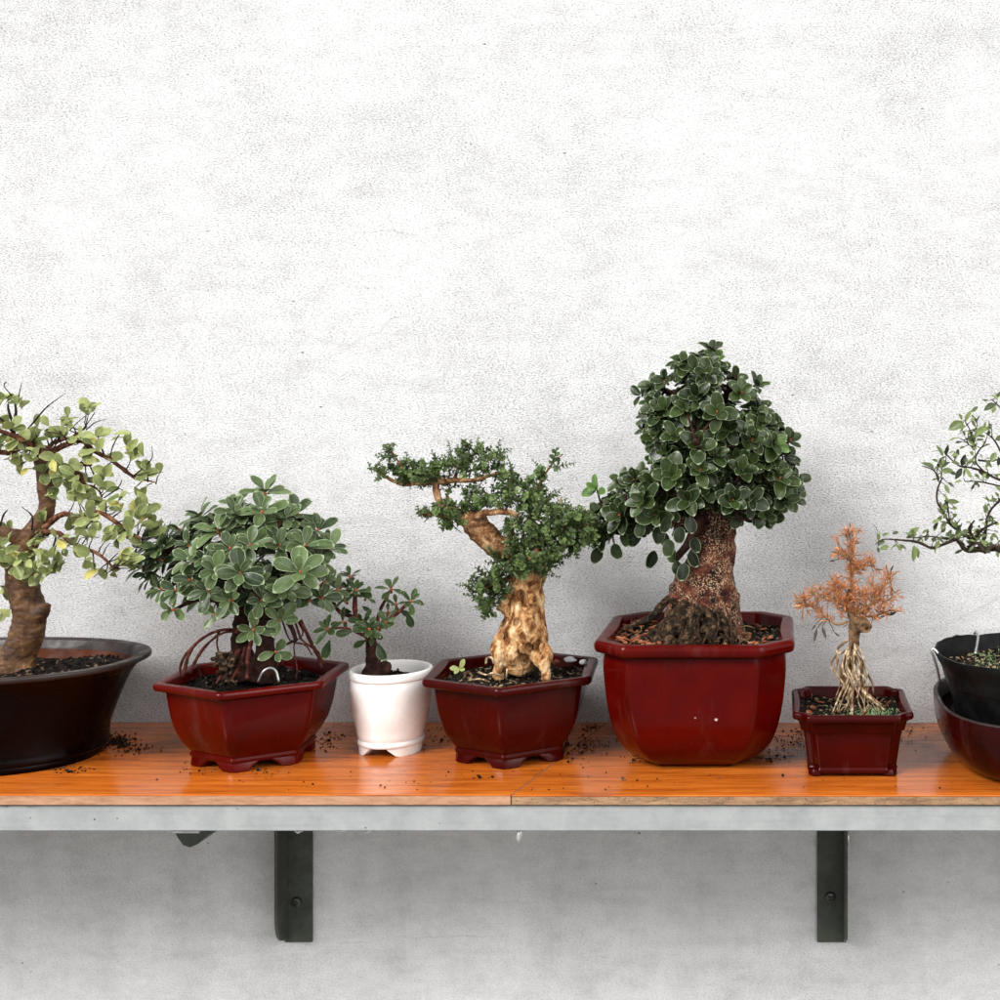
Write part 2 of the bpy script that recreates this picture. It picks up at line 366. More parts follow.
# ---------------------------------------------------------------- leaves
class Leaves:
    """collects leaf blades with a true obovate outline, a fold along the midrib and a droop"""
    def __init__(s, shape='ob', fine=True):
        s.items = []
        if fine: s.us = [-1, -0.55, 0, 0.55, 1]; s.vs = [0, 0.12, 0.3, 0.5, 0.7, 0.86, 0.96, 1.0]
        else: s.us = [-1, 0, 1]; s.vs = [0, 0.35, 0.75, 1.0]
        s.shape = shape
    def width(s, v):
        if s.shape == 'ob': return max(0.07, math.sin(math.pi * min(1, v ** 1.45)) ** 0.62) if 0 < v < 1 else (0.07 if v == 0 else 0.10)
        if s.shape == 'round': return max(0.10, math.sin(math.pi * v ** 0.95) ** 0.55) if 0 < v < 1 else 0.12
        if s.shape == 'lance': return max(0.05, math.sin(math.pi * v ** 0.9) ** 0.9) if 0 < v < 1 else 0.04
        return max(0.2, math.sin(math.pi * v) ** 0.5) if 0 < v < 1 else 0.25
    def add(s, b, t, n, L, W, droop=0.15, fold=0.18, var=None, twist=0.0):
        t = Vector(t).normalized(); n = Vector(n); sd_ = t.cross(n)
        if sd_.length < 1e-5: sd_ = t.orthogonal()
        sd_.normalize(); n = sd_.cross(t).normalized()
        s.items.append((Vector(b), t, sd_, n, L, W, droop, fold, random.random() if var is None else var, random.uniform(-0.12, 0.12)))
    def rosette(s, c, axis, n, L, W, spread=(25, 85), droop=0.18, jitter=0.18, varb=None):
        axis = Vector(axis).normalized(); a = axis.orthogonal().normalized(); a.rotate(Quaternion(axis, random.random() * 6.28))
        vb = random.random() * 0.55 if varb is None else varb
        for k in range(n):
            f = (k + 0.5) / n
            ang = R(spread[0] + (spread[1] - spread[0]) * f ** 0.8 + random.uniform(-9, 9))
            d = a.copy(); d.rotate(Quaternion(axis, k * 2.4 + random.uniform(-0.25, 0.25)))
            t = axis * math.cos(ang) + d * math.sin(ang)
            nn = axis * math.sin(ang) - d * math.cos(ang)
            l = L * (0.55 + 0.5 * f ** 0.5) * random.uniform(1 - jitter, 1 + jitter)
            s.add(Vector(c) - axis * L * 0.15 * f + t * L * 0.06, t, nn, l, W * l / L * random.uniform(0.88, 1.12), droop * random.uniform(0.3, 1.6), random.uniform(0.08, 0.34), min(1, vb + random.random() * 0.45))
    def build(s, name, mat, parent):
        nu, nv = len(s.us), len(s.vs); vs_, fs, uvs, var = [], [], [], []
        for (b, t, sd_, n, L, W, dr, fo, va, tw) in s.items:
            b0 = len(vs_)
            for v in s.vs:
                wv = s.width(v) * W * 0.5
                for u in s.us:
                    wob = 1 + 0.05 * math.sin(7 * v + va * 20 + u)
                    p = b + t * (L * v * (1 - 0.12 * dr * v)) + sd_ * (u * wv * wob + tw * L * v * v) + n * (fo * abs(u) ** 1.3 * wv - dr * L * v * v + 0.02 * L * math.sin(9 * v + va * 30) * u)
                    vs_.append(tuple(p))
            for i in range(nv - 1):
                for j in range(nu - 1):
                    q = b0 + i * nu + j
                    fs.append((q, q + 1, q + nu + 1, q + nu))
                    for (jj, ii) in ((j, i), (j + 1, i), (j + 1, i + 1), (j, i + 1)):
                        uvs += [s.us[jj] * 0.5 + 0.5, s.vs[ii]]
            var += [va] * (nu * nv)
        mb = MB(); mb.v = vs_; mb.f = fs
        o = mb.build(name, mat, parent); me = o.data
        me.uv_layers.new(name='UVMap').data.foreach_set('uv', uvs)
        me.attributes.new('var', 'FLOAT', 'POINT').data.foreach_set('value', var)
        return o
def rv(): return Vector((random.gauss(0, 1), random.gauss(0, 1), random.gauss(0, 1))).normalized()

# ---------------------------------------------------------------- the setting
mb = MB(); mb.box(-2.6, 2.6, 0.0, 0.18, -1.0, 2.3)
wall = mb.build('wall', M['wall'], smooth=False)
tag(wall, 'rough white plastered wall behind the row of bonsai pots, greyer below the shelf', 'wall')
gm = Mat('concrete_ground'); gcol = gm.ramp(gm.noise(2.2, 7, 0.65), [(0.3, (0.15, 0.15, 0.145)), (0.7, (0.25, 0.25, 0.24))])
gm.bump(gm.noise(80, 5), 0.5, 0.004); gm.set(gcol, 0.85)
mb = MB(); mb.add([(-60, -60, -1.0), (60, -60, -1.0), (60, 60, -1.0), (-60, 60, -1.0)], [(0, 1, 2, 3)])
tag(mb.build('ground', gm.m, smooth=False), kind='structure')

# shelf
D1 = 1.15; YF = YC + D1                       # front edge
shelf = thing('shelf', (-0.15, YF, 0), 'long varnished orange wooden shelf with grey steel rail and brackets, carrying all the pots', 'shelf')
JX0, JX1 = 0.0325, 0.085                      # slanted joint between the boards
def board(x0a, x1a, x0b, x1b, matedge, lab, zt):
    b = MB()
    # top varnished sheet
    def slab(z0, z1, yf):
        b_ = MB()
        A = [(x0a, yf), (x1a, yf), (x1b, -0.001), (x0b, -0.001)]
        b_.add([(x, y, z0) for x, y in A] + [(x, y, z1) for x, y in A], [(3,2,1,0),(4,5,6,7),(0,1,5,4),(1,2,6,5),(2,3,7,6),(3,0,4,7)])
        return b_
    root = slab(-0.0098, -0.0012 + zt, YF).build('board', matedge, shelf, smooth=False)
    root.modifiers.new('b', 'BEVEL').width = 0.0004
    tag(root, lab)
    t = slab(-0.0012 + zt, zt, YF - 0.0006).build('veneer', M['wood'], root, smooth=False)
    t.modifiers.new('b', 'BEVEL').width = 0.0005
board(-2.3, JX0 - 0.0006, -2.3, JX1 - 0.0006, M['edge_l'], 'board with a clean pale front edge', 0.0)
board(JX0 + 0.0006, 2.3, JX1 + 0.0006, 2.3, M['edge_r'], 'board with a rough chipped front edge', -0.0006)
mb = MB()                                      # angle rail: front flange + lower lip + rear flange
mb.box(-2.3, 2.3, YF + 0.003, YF + 0.006, -0.0345, -0.0112)
mb.box(-2.3, 2.3, YF + 0.0062, YF + 0.030, -0.0345, -0.0320)
r_ = mb.build('front_rail', M['rail'], shelf, smooth=False); r_.modifiers.new('b', 'BEVEL').width = 0.0006
mb = MB(); mb.box(-2.3, 2.3, -0.034, -0.003, -0.0140, -0.0112); mb.box(-2.3, 2.3, -0.0028, -0.0006, -0.034, -0.0112)
mb.build('rear_rail', M['rail'], shelf, smooth=False)
def bracket(xa, xb, side, round_):
    """L section: back plate on the wall from xa to xb and a flange standing out at one side"""
    zb, zt_, dep, th = -0.247, -0.0355, 0.036, 0.0035
    m_ = MB(); m_.box(xa, xb, -0.0045, -0.0008, zb, zt_)
    fx = xa if side < 0 else xb - th
    prof = [(-0.0047, zt_), (-dep, zt_)]
    if round_:
        for k in range(9):
            a = math.pi / 2 * k / 8; prof.append((-dep + 0.020 - 0.020 * math.cos(a), zb + 0.038 - 0.030 * math.sin(a)))
    else: prof += [(-dep, zb + 0.018), (-dep + 0.003, zb + .015)]
    prof.append((-0.0047, zb)); n = len(prof)
    m_.add([(fx, y, z) for y, z in prof] + [(fx + th, y, z) for y, z in prof],
           [tuple(range(n)), tuple(reversed(range(n, 2*n)))] + [(i, n + i, n + (i+1) % n, (i+1) % n) for i in range(n)])
    # arm running forward under the boards
    m_.box(xa, xb, YF + 0.031, -0.0365, -0.0345, -0.0300)
    m_.box(fx + 0.0001, fx + th - 0.0001, YF + 0.031, -0.0365, -0.0299, -0.0150)
    o = m_.build('bracket', M['bracket'], shelf, smooth=False); o.modifiers.new('b', 'BEVEL').width = 0.0006
    return o
def screw(x, y, z, par, r=0.0058):
    m_ = MB(); rings = []
    for rr, yy in ((r, 0), (r, -0.0016), (r * 0.85, -0.0030), (r * 0.45, -0.0036), (r * 0.40, -0.0020)):
        rings.append([(x + rr * math.cos(t), y + yy, z + rr * math.sin(t)) for t in [2*math.pi*k/20 for k in range(20)]])
    m_.loft(rings); m_.box(x - r*0.62, x + r*0.62, y - 0.0038, y - 0.0033, z - 0.0006, z + 0.0006)
    return m_.build('screw', M['screw'], par, sharp=40)
xs = lambda px, d=1.41: XC + (px - CX) * d / F
b1 = bracket(xs(287), xs(313.5), -1, True); tag(b1, 'left bracket with a rounded lower corner')
zsc = lambda py: H + (HY - py) * 1.408 / F
screw(xs(298.5), -0.0046, zsc(901), b1)
b2 = bracket(xs(817), xs(846), 1, False); tag(b2, 'square cornered bracket')
screw(xs(830), -0.0046, zsc(896), b2)
# dark gusset plate under the boards on the left
m_ = MB(); pr = [(173, 829), (217, 829), (208, 835), (198, 844), (190, 847.5), (183, 845), (178, 838)]
pp = [P(x, y, 1.20) for x, y in pr]; n = len(pp)
m_.add([p for p in pp] + [p + Vector((0.002, 0.045, 0)) for p in pp], [tuple(range(n)), tuple(reversed(range(n, 2*n)))] + [(i, (i+1) % n, n + (i+1) % n, n + i) for i in range(n)])
g_ = m_.build('gusset', M['bracket'], shelf, smooth=False)
m_ = MB(); a = P(174, 831, 1.198); m_.box(a.x, a.x + 0.026, a.y - 0.004, a.y - 0.001, a.z - 0.0008, a.z + 0.0012)
m_.build('gusset_lip', M['pale'], g_, smooth=False)
m_ = MB()
for px, py, L in ((518.5, 829, 0.013), (520.5, 829, 0.008)):
    a = P(px, py, 1.16); m_.tube([a, a - Vector((0, 0, L*0.6)), a - Vector((0, 0, L))], [0.0016, 0.0020, 0.0007], 10)
m_.build('drip', M['pale'], shelf)
m_ = MB(); a = P(848, 831, 1.38); m_.tube([a, a - Vector((0, 0, .010)), a - Vector((-.001, 0, .016))], [.0018, .0022, .0014], 8, .3)
m_.build('caulk_blob', M['pale'], shelf)
for (px, py) in ((298, 832), (340, 831.5), (367, 831.5)):
    a = P(px, py, 1.16); m_ = MB(); m_.tube([a + Vector((-.003, 0, .001)), a + Vector((0, 0, -.0005)), a + Vector((.004, 0, .001))], [.0008, .0012, .0008], 6)
    m_.build('weld_spot', M['pale'], shelf)

# ---------------------------------------------------------------- pots
def poly_outline(corners, rad, seg=5):
    """rounded polygon; corners list of 2-D points about (0,0)"""
    n = len(corners); out = []
    for i in range(n):
        p0, p1, p2 = Vector(corners[i-1]), Vector(corners[i]), Vector(corners[(i+1) % n])
        a = (p0 - p1).normalized(); b = (p2 - p1).normalized(); r = rad
        s_, e_ = p1 + a * r, p1 + b * r
        for k in range(seg + 1):
            t = k / seg; out.append(s_ * (1-t)**2 + p1 * 2*t*(1-t) + e_ * t*t)
        for k in (1, 2, 3):     # points along the edge
            nx = p2 - b * rad; out.append(e_.lerp(nx, k / 4))
    return [(p.x, p.y) for p in out]
def sup_outline(rx, ry, e=2.0, n=72, rot=0):
    out = []
    for k in range(n):
        t = 2 * math.pi * k / n; c, s_ = math.cos(t), math.sin(t)
        x = rx * math.copysign(abs(c) ** (2/e), c); y = ry * math.copysign(abs(s_) ** (2/e), s_)
        out.append((x * math.cos(rot) - y * math.sin(rot), x * math.sin(rot) + y * math.cos(rot)))
    return out
def regular(n, r, rot): return [(r * math.cos(rot + 2*math.pi*k/n), r * math.sin(rot + 2*math.pi*k/n)) for k in range(n)]
def ring(ol, s_, z, c, ins=0.0):
    out = []
    for x, y in ol:
        l = math.hypot(x, y); k = s_ - ins / l
        out.append((c[0] + x * k, c[1] + y * k, z + c[2]))
    return out
def sweep(ol, prof, c, name, mat, par, closed=False, cap0=False, cap1=False, sharp=None):
    m_ = MB(); m_.loft([ring(ol, s_, z, c, i) for s_, z, i in prof], cap0, cap1, closed)
    return m_.build(name, mat, par, sharp=sharp, wn_=True)
def spline_prof(pts, n=6):
    out = []
    A = [pts[0]] + list(pts) + [pts[-1]]
    for i in range(1, len(A)-2):
        p0, p1, p2, p3 = [np.array(a, float) for a in A[i-1:i+3]]
        for k in range(n):
            t = k / n; q = 0.5*((2*p1)+(-p0+p2)*t+(2*p0-5*p1+4*p2-p3)*t*t+(-p0+3*p1-3*p2+p3)*t**3); out.append(tuple(q))
    out.append(tuple(map(float, A[-1]))); return [(a, b, 0.0) for a, b in out]
def lip(zt, th, wd, s_out, nk, neck, dep=.019):
    """closed rim section: outer bead, flat top, inner wall down to the soil"""
    pr = []
    for k in range(7):
        a = -math.pi/2 + math.pi * k / 6
        pr.append((s_out, zt - th/2 + th/2 * math.sin(a), th*0.38 - th*0.38*math.cos(a)))
    pr += [(s_out, zt - 0.0002, wd * 0.5), (s_out, zt - 0.0006, wd - 0.001), (s_out, zt - 0.0022, wd)]
    pr += [(s_out, zt - th, wd + 0.001), (s_out, zt - dep, wd + 0.004)]
    pr += [(s_out, zt - dep, wd + 0.002), (nk, zt - th - neck, 0.0025)]
    return pr
def soil(name, ol, s_, z, c, par, mat, amp=0.003, mound=None, crumbs=160, seed=0, crumbmat=None):
    m_ = MB(); K = 26; n = len(ol)
    def hz(x, y, f):
        hgt = z + amp * noise.noise(Vector((x, y, seed)) * 55) + amp * 0.7 * noise.noise(Vector((x, y, seed)) * 160) + amp * .35 * noise.noise(Vector((x, y, seed)) * 420)
        if mound:
            for mx, my, mr, mh in mound: hgt += mh * math.exp(-((x-mx)**2 + (y-my)**2) / mr**2)
        return hgt
    rings = []
    for i in range(K):
        f = 1.0 - i / K; rr = []
        for x, y in ol:
            X, Y = c[0] + x*s_*f, c[1] + y*s_*f; rr.append((X, Y, hz(X, Y, f) + c[2]))
        rings.append(rr)
    m_.loft(rings, False, True)
    rnd = random.Random(seed)
    for _ in range(crumbs):
        k = rnd.randrange(n); f = math.sqrt(rnd.random()) * 0.96
        X, Y = c[0] + ol[k][0]*s_*f, c[1] + ol[k][1]*s_*f; r = rnd.uniform(.0008, .0024)
        lump(m_, (X, Y, hz(X, Y, f) + r*0.4 + c[2]), r, rnd)
    return m_.build(name, mat, par, smooth=False)
ICO = None
def lump(m_, c, r, rnd=random, flat=1.0):
    t = 0.618
    V = [(0,1,t),(0,-1,t),(0,1,-t),(0,-1,-t),(1,t,0),(-1,t,0),(1,-t,0),(-1,-t,0),(t,0,1),(-t,0,1),(t,0,-1),(-t,0,-1)]
    Fc = [(0,9,1),(0,1,8),(0,8,4),(0,4,5),(0,5,9),(9,5,11),(9,11,7),(9,7,1),(1,7,6),(1,6,8),(8,6,10),(8,10,4),(4,10,2),(4,2,5),(5,2,11),(3,10,6),(3,6,7),(3,7,11),(3,11,2),(3,2,10)]
    q = Quaternion((rnd.random()-.5, rnd.random()-.5, rnd.random()-.5, rnd.random()-.5)).normalized()
    m_.add([Vector(c) + (lambda w_: Vector((w_.x, w_.y, w_.z*flat)))(q @ (Vector(v) * r * rnd.uniform(0.6, 1.15) * 0.85)) for v in V], Fc)
def feet_corner(corners, c, s_, z0, z1, frac, thick, mat, par):
    n = len(corners)
    for i in range(n):
        p0, p1, p2 = Vector(corners[i-1])*s_, Vector(corners[i])*s_, Vector(corners[(i+1) % n])*s_
        path = [p1.lerp(p0, frac), p1.lerp(p0, frac*.78), p1.lerp(p0, frac*.6), p1.lerp(p0, .05), p1.lerp(p2, .05), p1.lerp(p2, frac*.6), p1.lerp(p2, frac*.78), p1.lerp(p2, frac)]
        taper = [0.2, 0.5, 1, 1, 1, 1, 0.5, 0.2]
        m_ = MB(); secs = []
        for p, tp in zip(path, taper):
            l = p.length; inn = p * (1 - thick / l); o2 = p * (1 + 0.0010 / l)
            zb = z1 - (z1 - z0) * tp
            secs.append([(c[0]+o2.x, c[1]+o2.y, c[2]+zb), (c[0]+o2.x, c[1]+o2.y, c[2]+zb+0.0012), (c[0]+p.x, c[1]+p.y, c[2]+z1+.002), (c[0]+inn.x, c[1]+inn.y, c[2]+z1+.002), (c[0]+inn.x, c[1]+inn.y, c[2]+zb)])
        m_.loft(secs)
        o = m_.build('foot', mat, par); o.modifiers.new('b', 'BEVEL').width = .0008

def pot_poly(corners, c, zt, prof, mat, lab, rim_th, rim_w, neck, feet=True, cornerR=0.006, bottom=0.011, rimlab=None):
    ol = poly_outline(corners, cornerR)
    root = thing('bonsai_pot', (c[0], c[1], 0), lab, 'pot')
    nk = prof[-1][0]
    sweep(ol, spline_prof(prof), c, 'body', mat, root, cap0=True)
    sweep(ol, lip(zt, rim_th, rim_w, 1.0, nk, neck), c, 'rim', mat, root, closed=True)
    if feet: feet_corner(corners, c, prof[0][0]*1.0, 0.0, bottom - .001, 0.40, 0.012, mat, root)
    return root, ol

YW = lambda d: YC + d
# pot 1: big dark oval pot, cut by the picture's left edge
c1 = (XC - .826, YW(1.277), 0); ol1 = sup_outline(.172, .113, 2.25, 96)
p1 = thing('bonsai_pot', (c1[0], c1[1], 0), 'large dark brown oval pot with a wide matt rim at the left end', 'pot')
sweep(ol1, spline_prof([(0.73, 0.006), (0.765, 0.009), (0.760, 0.018), (0.775, 0.032), (0.825, 0.056), (0.895, 0.082), (0.975, 0.0965)]), c1, 'body', M['brown'], p1, cap0=True)
sweep(ol1, [(1.0, .094, .004), (1, .0955, .0005), (1, .098, 0), (1, .0996, .0007), (1, .1000, .002), (1, .0996, .011), (1, .0985, .0125), (1, .090, .0165), (1, .086, .0172), (1, .086, .015), (.965, .0955, .001)], c1, 'rim', M['brown_rim'], p1, closed=True)
sweep(ol1, [(.735, 0, 0), (.735, .0075, 0), (.70, .0075, 0), (.66, .0075, 0), (.66, 0, 0)], c1, 'foot_ring', M['brown'], p1, closed=True)
sweep(ol1, [(1, .0900, .0175), (1, .066, .027)], c1, 'inner_wall', M['brown_in'], p1)
soil('soil', ol1, 0.88, .080, c1, p1, M['soil'], .004, [(c1[0]+.03, c1[1]-.07, .08, .010), (c1[0]+.115, c1[1]+.01, .05, .016)], 420, 11)

# pots 2 and 4: regular hexagons standing on corner feet
hexprof = [(0.63, .0085), (0.645, .0105), (0.65, .0125), (0.638, .0145), (0.70, .022), (0.775, .034), (0.825, .048), (0.855, .062), (.875, .0755)]
c2 = (XC - .535, YW(1.273), 0); k2 = regular(6, .0955, R(33))
k2 = [(x * 1.0, y * 0.97) for x, y in k2]
p2, ol2 = pot_poly(k2, c2, .0855, hexprof, M['red'], 'low hexagonal maroon pot on corner feet, just left of the small white pot', .0075, .0115, .002)
soil('soil', ol2, .86, .074, c2, p2, M['soil'], .005, None, 260, 12)
c4 = (XC - .2745, YW(1.287), 0); k4 = regular(6, .0965, R(-86))
p4, ol4 = pot_poly(k4, c4, .0875, [(a, b*1.02) for a, b in hexprof], M['red_dark'], 'hexagonal dark maroon pot between the white pot and the tall octagonal pot', .0085, .0120, .002)
soil('soil', ol4, .86, .0765, c4, p4, M['soil_root'], .004, None, 300, 14)

# pot 3: small white round pot
c3 = (XC - .404, YW(1.299), 0); ol3 = sup_outline(.0422, .0422, 2, 64)
p3 = thing('plant_pot', (c3[0], c3[1], 0), 'small round white glazed pot with a rolled rim', 'pot')
sweep(ol3, spline_prof([(0.76, .0135), (.80, .018), (.835, .026), (.92, .042), (.975, .060), (.985, .070), (.955, .0765)]), c3, 'body', M['white'], p3, cap0=True)
sweep(ol3, [(1, .0755, .0035), (1, .0765, .001), (1, .0785, .0), (1, .0825, .0), (1, .0848, .0012), (1, .0852, .0030), (1, .0840, .0045), (1, .079, .0055), (1, .050, .0075), (1, .05, .0045), (.955, .0755, .001)], c3, 'rim', M['white'], p3, closed=True)
sweep(ol3, [(.76, .0085, .001), (.795, .009, 0), (.80, .0115, 0), (.785, .0142, 0), (.74, .0142, 0), (.70, .0085, 0)], c3, 'base_band', M['white'], p3, closed=True)
for k, a0 in enumerate((200, 325, 90)):
    m_ = MB(); secs = []
    for i in range(13):
        f = i / 12; a = R(a0 + (-45 + 90 * f)); drop = .0088 * min(1, 4.5 * min(f, 1-f) + .15)
        ro, ri = .0422*.775, .0422*.62
        secs.append([(c3[0]+ro*math.cos(a), c3[1]+ro*math.sin(a), .0088), (c3[0]+ro*.975*math.cos(a), c3[1]+ro*.975*math.sin(a), .0088-drop), (c3[0]+ri*math.cos(a), c3[1]+ri*math.sin(a), .0088-drop), (c3[0]+ri*math.cos(a), c3[1]+ri*math.sin(a), .0088)])
    m_.loft(secs); m_.build('foot', M['white'], p3, sharp=40)
soil('soil', ol3, .84, .0735, c3, p3, M['soil'], .003, None, 120, 13)

# pot 5: tall octagonal maroon pot
hw, hd, ch = .0985, .1005, .031
k5 = [(-hw+ch, -hd), (hw-ch, -hd), (hw, -hd+ch), (hw, hd-ch), (hw-ch, hd), (-hw+ch, hd), (-hw, hd-ch), (-hw, -hd+ch)]
c5 = (XC - .084, YW(1.291), 0)
p5, ol5 = pot_poly(k5, c5, .1285, [(0.54, .002), (0.575, .0045), (.66, .011), (.765, .024), (.835, .042), (.88, .064), (.905, .087), (.915, .102), (.905, .1145)], M['red'],
    'tall rounded octagonal red maroon pot under the large thick-trunked bonsai', .0125, .0145, .0015, feet=False, cornerR=.0045)
sweep(ol5, [(.50, 0.0, 0), (.50, .0030, 0), (.44, .0030, 0), (.44, 0, 0)], c5, 'foot_ring', M['red'], p5, closed=True)
soil('soil', ol5, .86, .116, c5, p5, M['soil_root'], .005, [(c5[0]-.01, c5[1]+.01, .05, .012)], 420, 15)

# pot 6: small rectangular pot with indented corners
hw, hd = .0575, .062; ch = .013
k6 = [(-hw+ch, -hd-.002), (hw-ch, -hd-.002), (hw-ch*.62, -hd+ch*.62), (hw+.001, -hd+ch), (hw+.001, hd-ch), (hw-ch*.62, hd-ch*.62), (hw-ch, hd+.002), (-hw+ch, hd+.002), (-hw+ch*.62, hd-ch*.62), (-hw-.001, hd-ch), (-hw-.001, -hd+ch), (-hw+ch*.62, -hd+ch*.62)]
c6 = (XC + .0705, YW(1.252), 0)
p6, ol6 = pot_poly(k6, c6, .0625, [(0.74, .003), (0.75, .006), (.735, .0085), (.745, .012), (.785, .030), (.82, .042), (.87, .050), (.94, .0545)], M['red_dark'],
    'small rectangular dark maroon pot with indented corners, under the dried orange bonsai', .0075, .0085, .0005, feet=False, cornerR=.0025)
feet_corner([(-hw, -hd), (hw, -hd), (hw, hd), (-hw, hd)], c6, .735, 0, .0045, .20, .010, M['red_dark'], p6)
soil('soil', ol6, .84, .0535, c6, p6, M['soil_root'], .004, None, 200, 16)

# pot 7: maroon tray and the black plastic pot standing in it
c7 = (XC + .312, YW(1.268), 0); ol7 = sup_outline(.153, .132, 3.0, 96)
p7 = thing('planter_bowl', (c7[0], c7[1], 0), 'low rounded maroon bowl holding the black plastic pot at the right end', 'bowl')
sweep(ol7, spline_prof([(.78, .001), (.84, .003), (.915, .012), (.965, .024), (.99, .038), (1.0, .052), (1.0, .060)]), c7, 'body', M['bowl'], p7, cap0=True)
sweep(ol7, [(1, .0595, 0), (1, .0612, .001), (1, .0615, .003), (1, .060, .0045), (1, .047, .008), (1, .047, .006), (1, .055, .002)], c7, 'rim', M['brown_rim'], p7, closed=True)
c7b = (c7[0] - .003, YW(1.259), 0.010); ol7b = sup_outline(.152, .106, 2.5, 96)
p7b = thing('plastic_pot', (c7b[0], c7b[1], 0.01), 'black plastic growing pot with torn rim standing inside the maroon bowl', 'pot')
m_ = MB(); rr = []
for s_, z in ((.80, 0.0), (.82, .003), (.86, .03), (.90, .06), (.95, .082), (.985, .092), (1.0, .0965)): rr.append(ring(ol7b, s_, z, c7b))
def torn(rg, dz):
    out = []
    for i, (x, y, z) in enumerate(rg):
        back = 1 if y > c7b[1] + .02 else 0.25
        out.append((x, y, z + back * (.0035 * noise.noise(Vector((x*40, y*40, 3))) + .003 * max(0, noise.noise(Vector((x*140, y*90, 9))))) + dz))
    return out
rr.append(torn(ring(ol7b, 1.0, .1005, c7b), 0)); rr.append(torn(ring(ol7b, 1.0, .1005, c7b, .0018), 0))
for s_, z in ((.985, .09), (.95, .07)): rr.append(ring(ol7b, s_, z, c7b, .003))
m_.loft(rr, True, False); m_.build('body', M['plastic'], p7b, sharp=50)
so7 = soil('soil', ol7b, .93, .084, c7b, p7b, M['soil_root'], .004, None, 500, 17)
# silver wires hooked over the plastic rim
def hook(name, pts, r=.0013):
    m_ = MB(); pa, ra = smooth_path([(*p, r) for p in pts], .002); m_.tube(pa, ra, 8); return m_
w_ = hook('w', [P(940, 682, 1.262), P(937, 668, 1.255), P(933, 655, 1.252), P(931.5, 650.5, 1.252), P(933.5, 648.8, 1.252), P(936.5, 651, 1.250), P(939.5, 655.5, 1.246)])
tag(w_.build('wire', M['silver']), 'silver wire hooked over the left edge of the black plastic pot', 'wire')
w_ = hook('w', [P(975, 654, 1.27), P(977, 645, 1.28), P(978, 636, 1.30), P(976, 632.2, 1.32), P(974.5, 633.5, 1.335)])
tag(w_.build('wire', M['silver']), 'silver wire rising from the soil to the back rim of the black plastic pot', 'wire')

# ================================================================ PLANTS
def tubes(name, paths, d0, mat, par, n=9, rough=.2, step=.004, freq=220, label=None):
    out = None
    for k, l in enumerate(paths):
        pa, ra = smooth_path(pxpath(l, d0), step); m_ = MB(); m_.tube(pa, ra, n, rough, k * 3.1, freq)
        out = m_.build(name, mat, par)
    return out
def along(paths, d0, step=.004):
    pts = []
    for l in paths:
        pa, ra = smooth_path(pxpath(l, d0), step)
        for i in range(len(pa)): pts.append((pa[i], (pa[min(i+1, len(pa)-1)] - pa[max(i-1, 0)]).normalized(), ra[i]))
    return pts
UP = Vector((0, 0, 1)); FR = Vector((0, -1, 0))

# ---- tree 1: pale green bonsai, far left
d = 1.275
t1 = thing('bonsai_tree', P(18, 672, d), 'bonsai with pale yellow-green leaves on brown branches and a thick curved trunk', 'bonsai', 'bonsai trees standing in pots on the shelf')
m_ = MB()
for l in ([(6, 684, 0, 26), (13, 664, 0, 20), (24, 642, 0, 15.5), (30, 618, 0, 15), (26, 597, 0, 14.5), (21, 577, 0, 14.5), (21, 558, 0, 13), (29, 540, 0, 11), (41, 524, 0, 9), (47, 505, 0, 7.5), (45, 480, 0, 7), (42, 458, 0, 6.5), (40, 448, 0, 5)],
          [(31, 620, 0, 12), (40, 613, -.003, 9.5), (45, 606, -.004, 7), (46, 603, -.004, 5)],
          [(10, 668, 0, 14), (-12, 676, -.004, 9), (-30, 684, -.006, 5)], [(18, 668, 0, 11), (26, 674, -.01, 7), (34, 682, -.012, 4)],
          [(28, 541, 0, 9), (12, 535, -.01, 7), (-5, 530, -.015, 6), (-28, 524, -.02, 5)]):
    pa, ra = smooth_path(pxpath(l, d), .003); m_.tube(pa, ra, 20)
def dsp(c, n):
    r = .0020 * noise.noise(c * 55) + .0005 * noise.noise(Vector((c.x*60, c.y*60, c.z*500))) + .0008 * noise.noise(c * 220) + .0004 * noise.noise(c * 600)
    return c + n * r
remeshed(m_, .0017, 3, dsp).build('trunk', M['bark1'], t1)
br1 = [
 [(44, 528, -.005, 5.5), (62, 516, -.02, 4.5), (84, 517, -.03, 4), (100, 514, -.035, 3.6), (116, 522, -.035, 3.4), (128, 532, -.03, 3), (142, 541, -.03, 2.2)],
 [(38, 533, -.012, 5), (56, 534, -.03, 4), (72, 543, -.045, 3.2), (88, 551, -.05, 2.8), (102, 558, -.055, 2.4), (113, 568, -.055, 1.8)],
 [(30, 537, .0, 6), (10, 534, .02, 5), (-12, 528, .03, 4), (-34, 530, .03, 3)],
 [(44, 456, 0, 6), (62, 446, .0, 4.8), (80, 441, .005, 4.2), (96, 450, .01, 3.8), (112, 462, .01, 3.5), (126, 470, .01, 3.2), (136, 479, .01, 2.6), (148, 482, .01, 1.4), (156, 484, .01, .6)],
 [(43, 470, 0, 5.5), (60, 467, .01, 5), (78, 466, .015, 4.6), (92, 463, .02, 3.4)],
 [(70, 468, .01, 4), (80, 476, .0, 4), (84, 484, -.004, 2.8), (92, 488, -.008, 1.8), (100, 494, -.01, 1.5), (104, 510, -.02, 1.6)],
 [(42, 455, 0, 6), (26, 446, .005, 5.5), (8, 453, .01, 5), (-12, 450, .01, 4), (-32, 452, .01, 3)],
 [(40, 450, -.006, 5), (26, 441, -.02, 4.5), (12, 434, -.025, 4), (-10, 430, -.03, 3.4), (-32, 426, -.03, 2.4)],
 [(46, 450, .004, 4), (56, 440, .02, 3), (72, 436, .03, 2.4), (86, 428, .03, 1.6)],
]
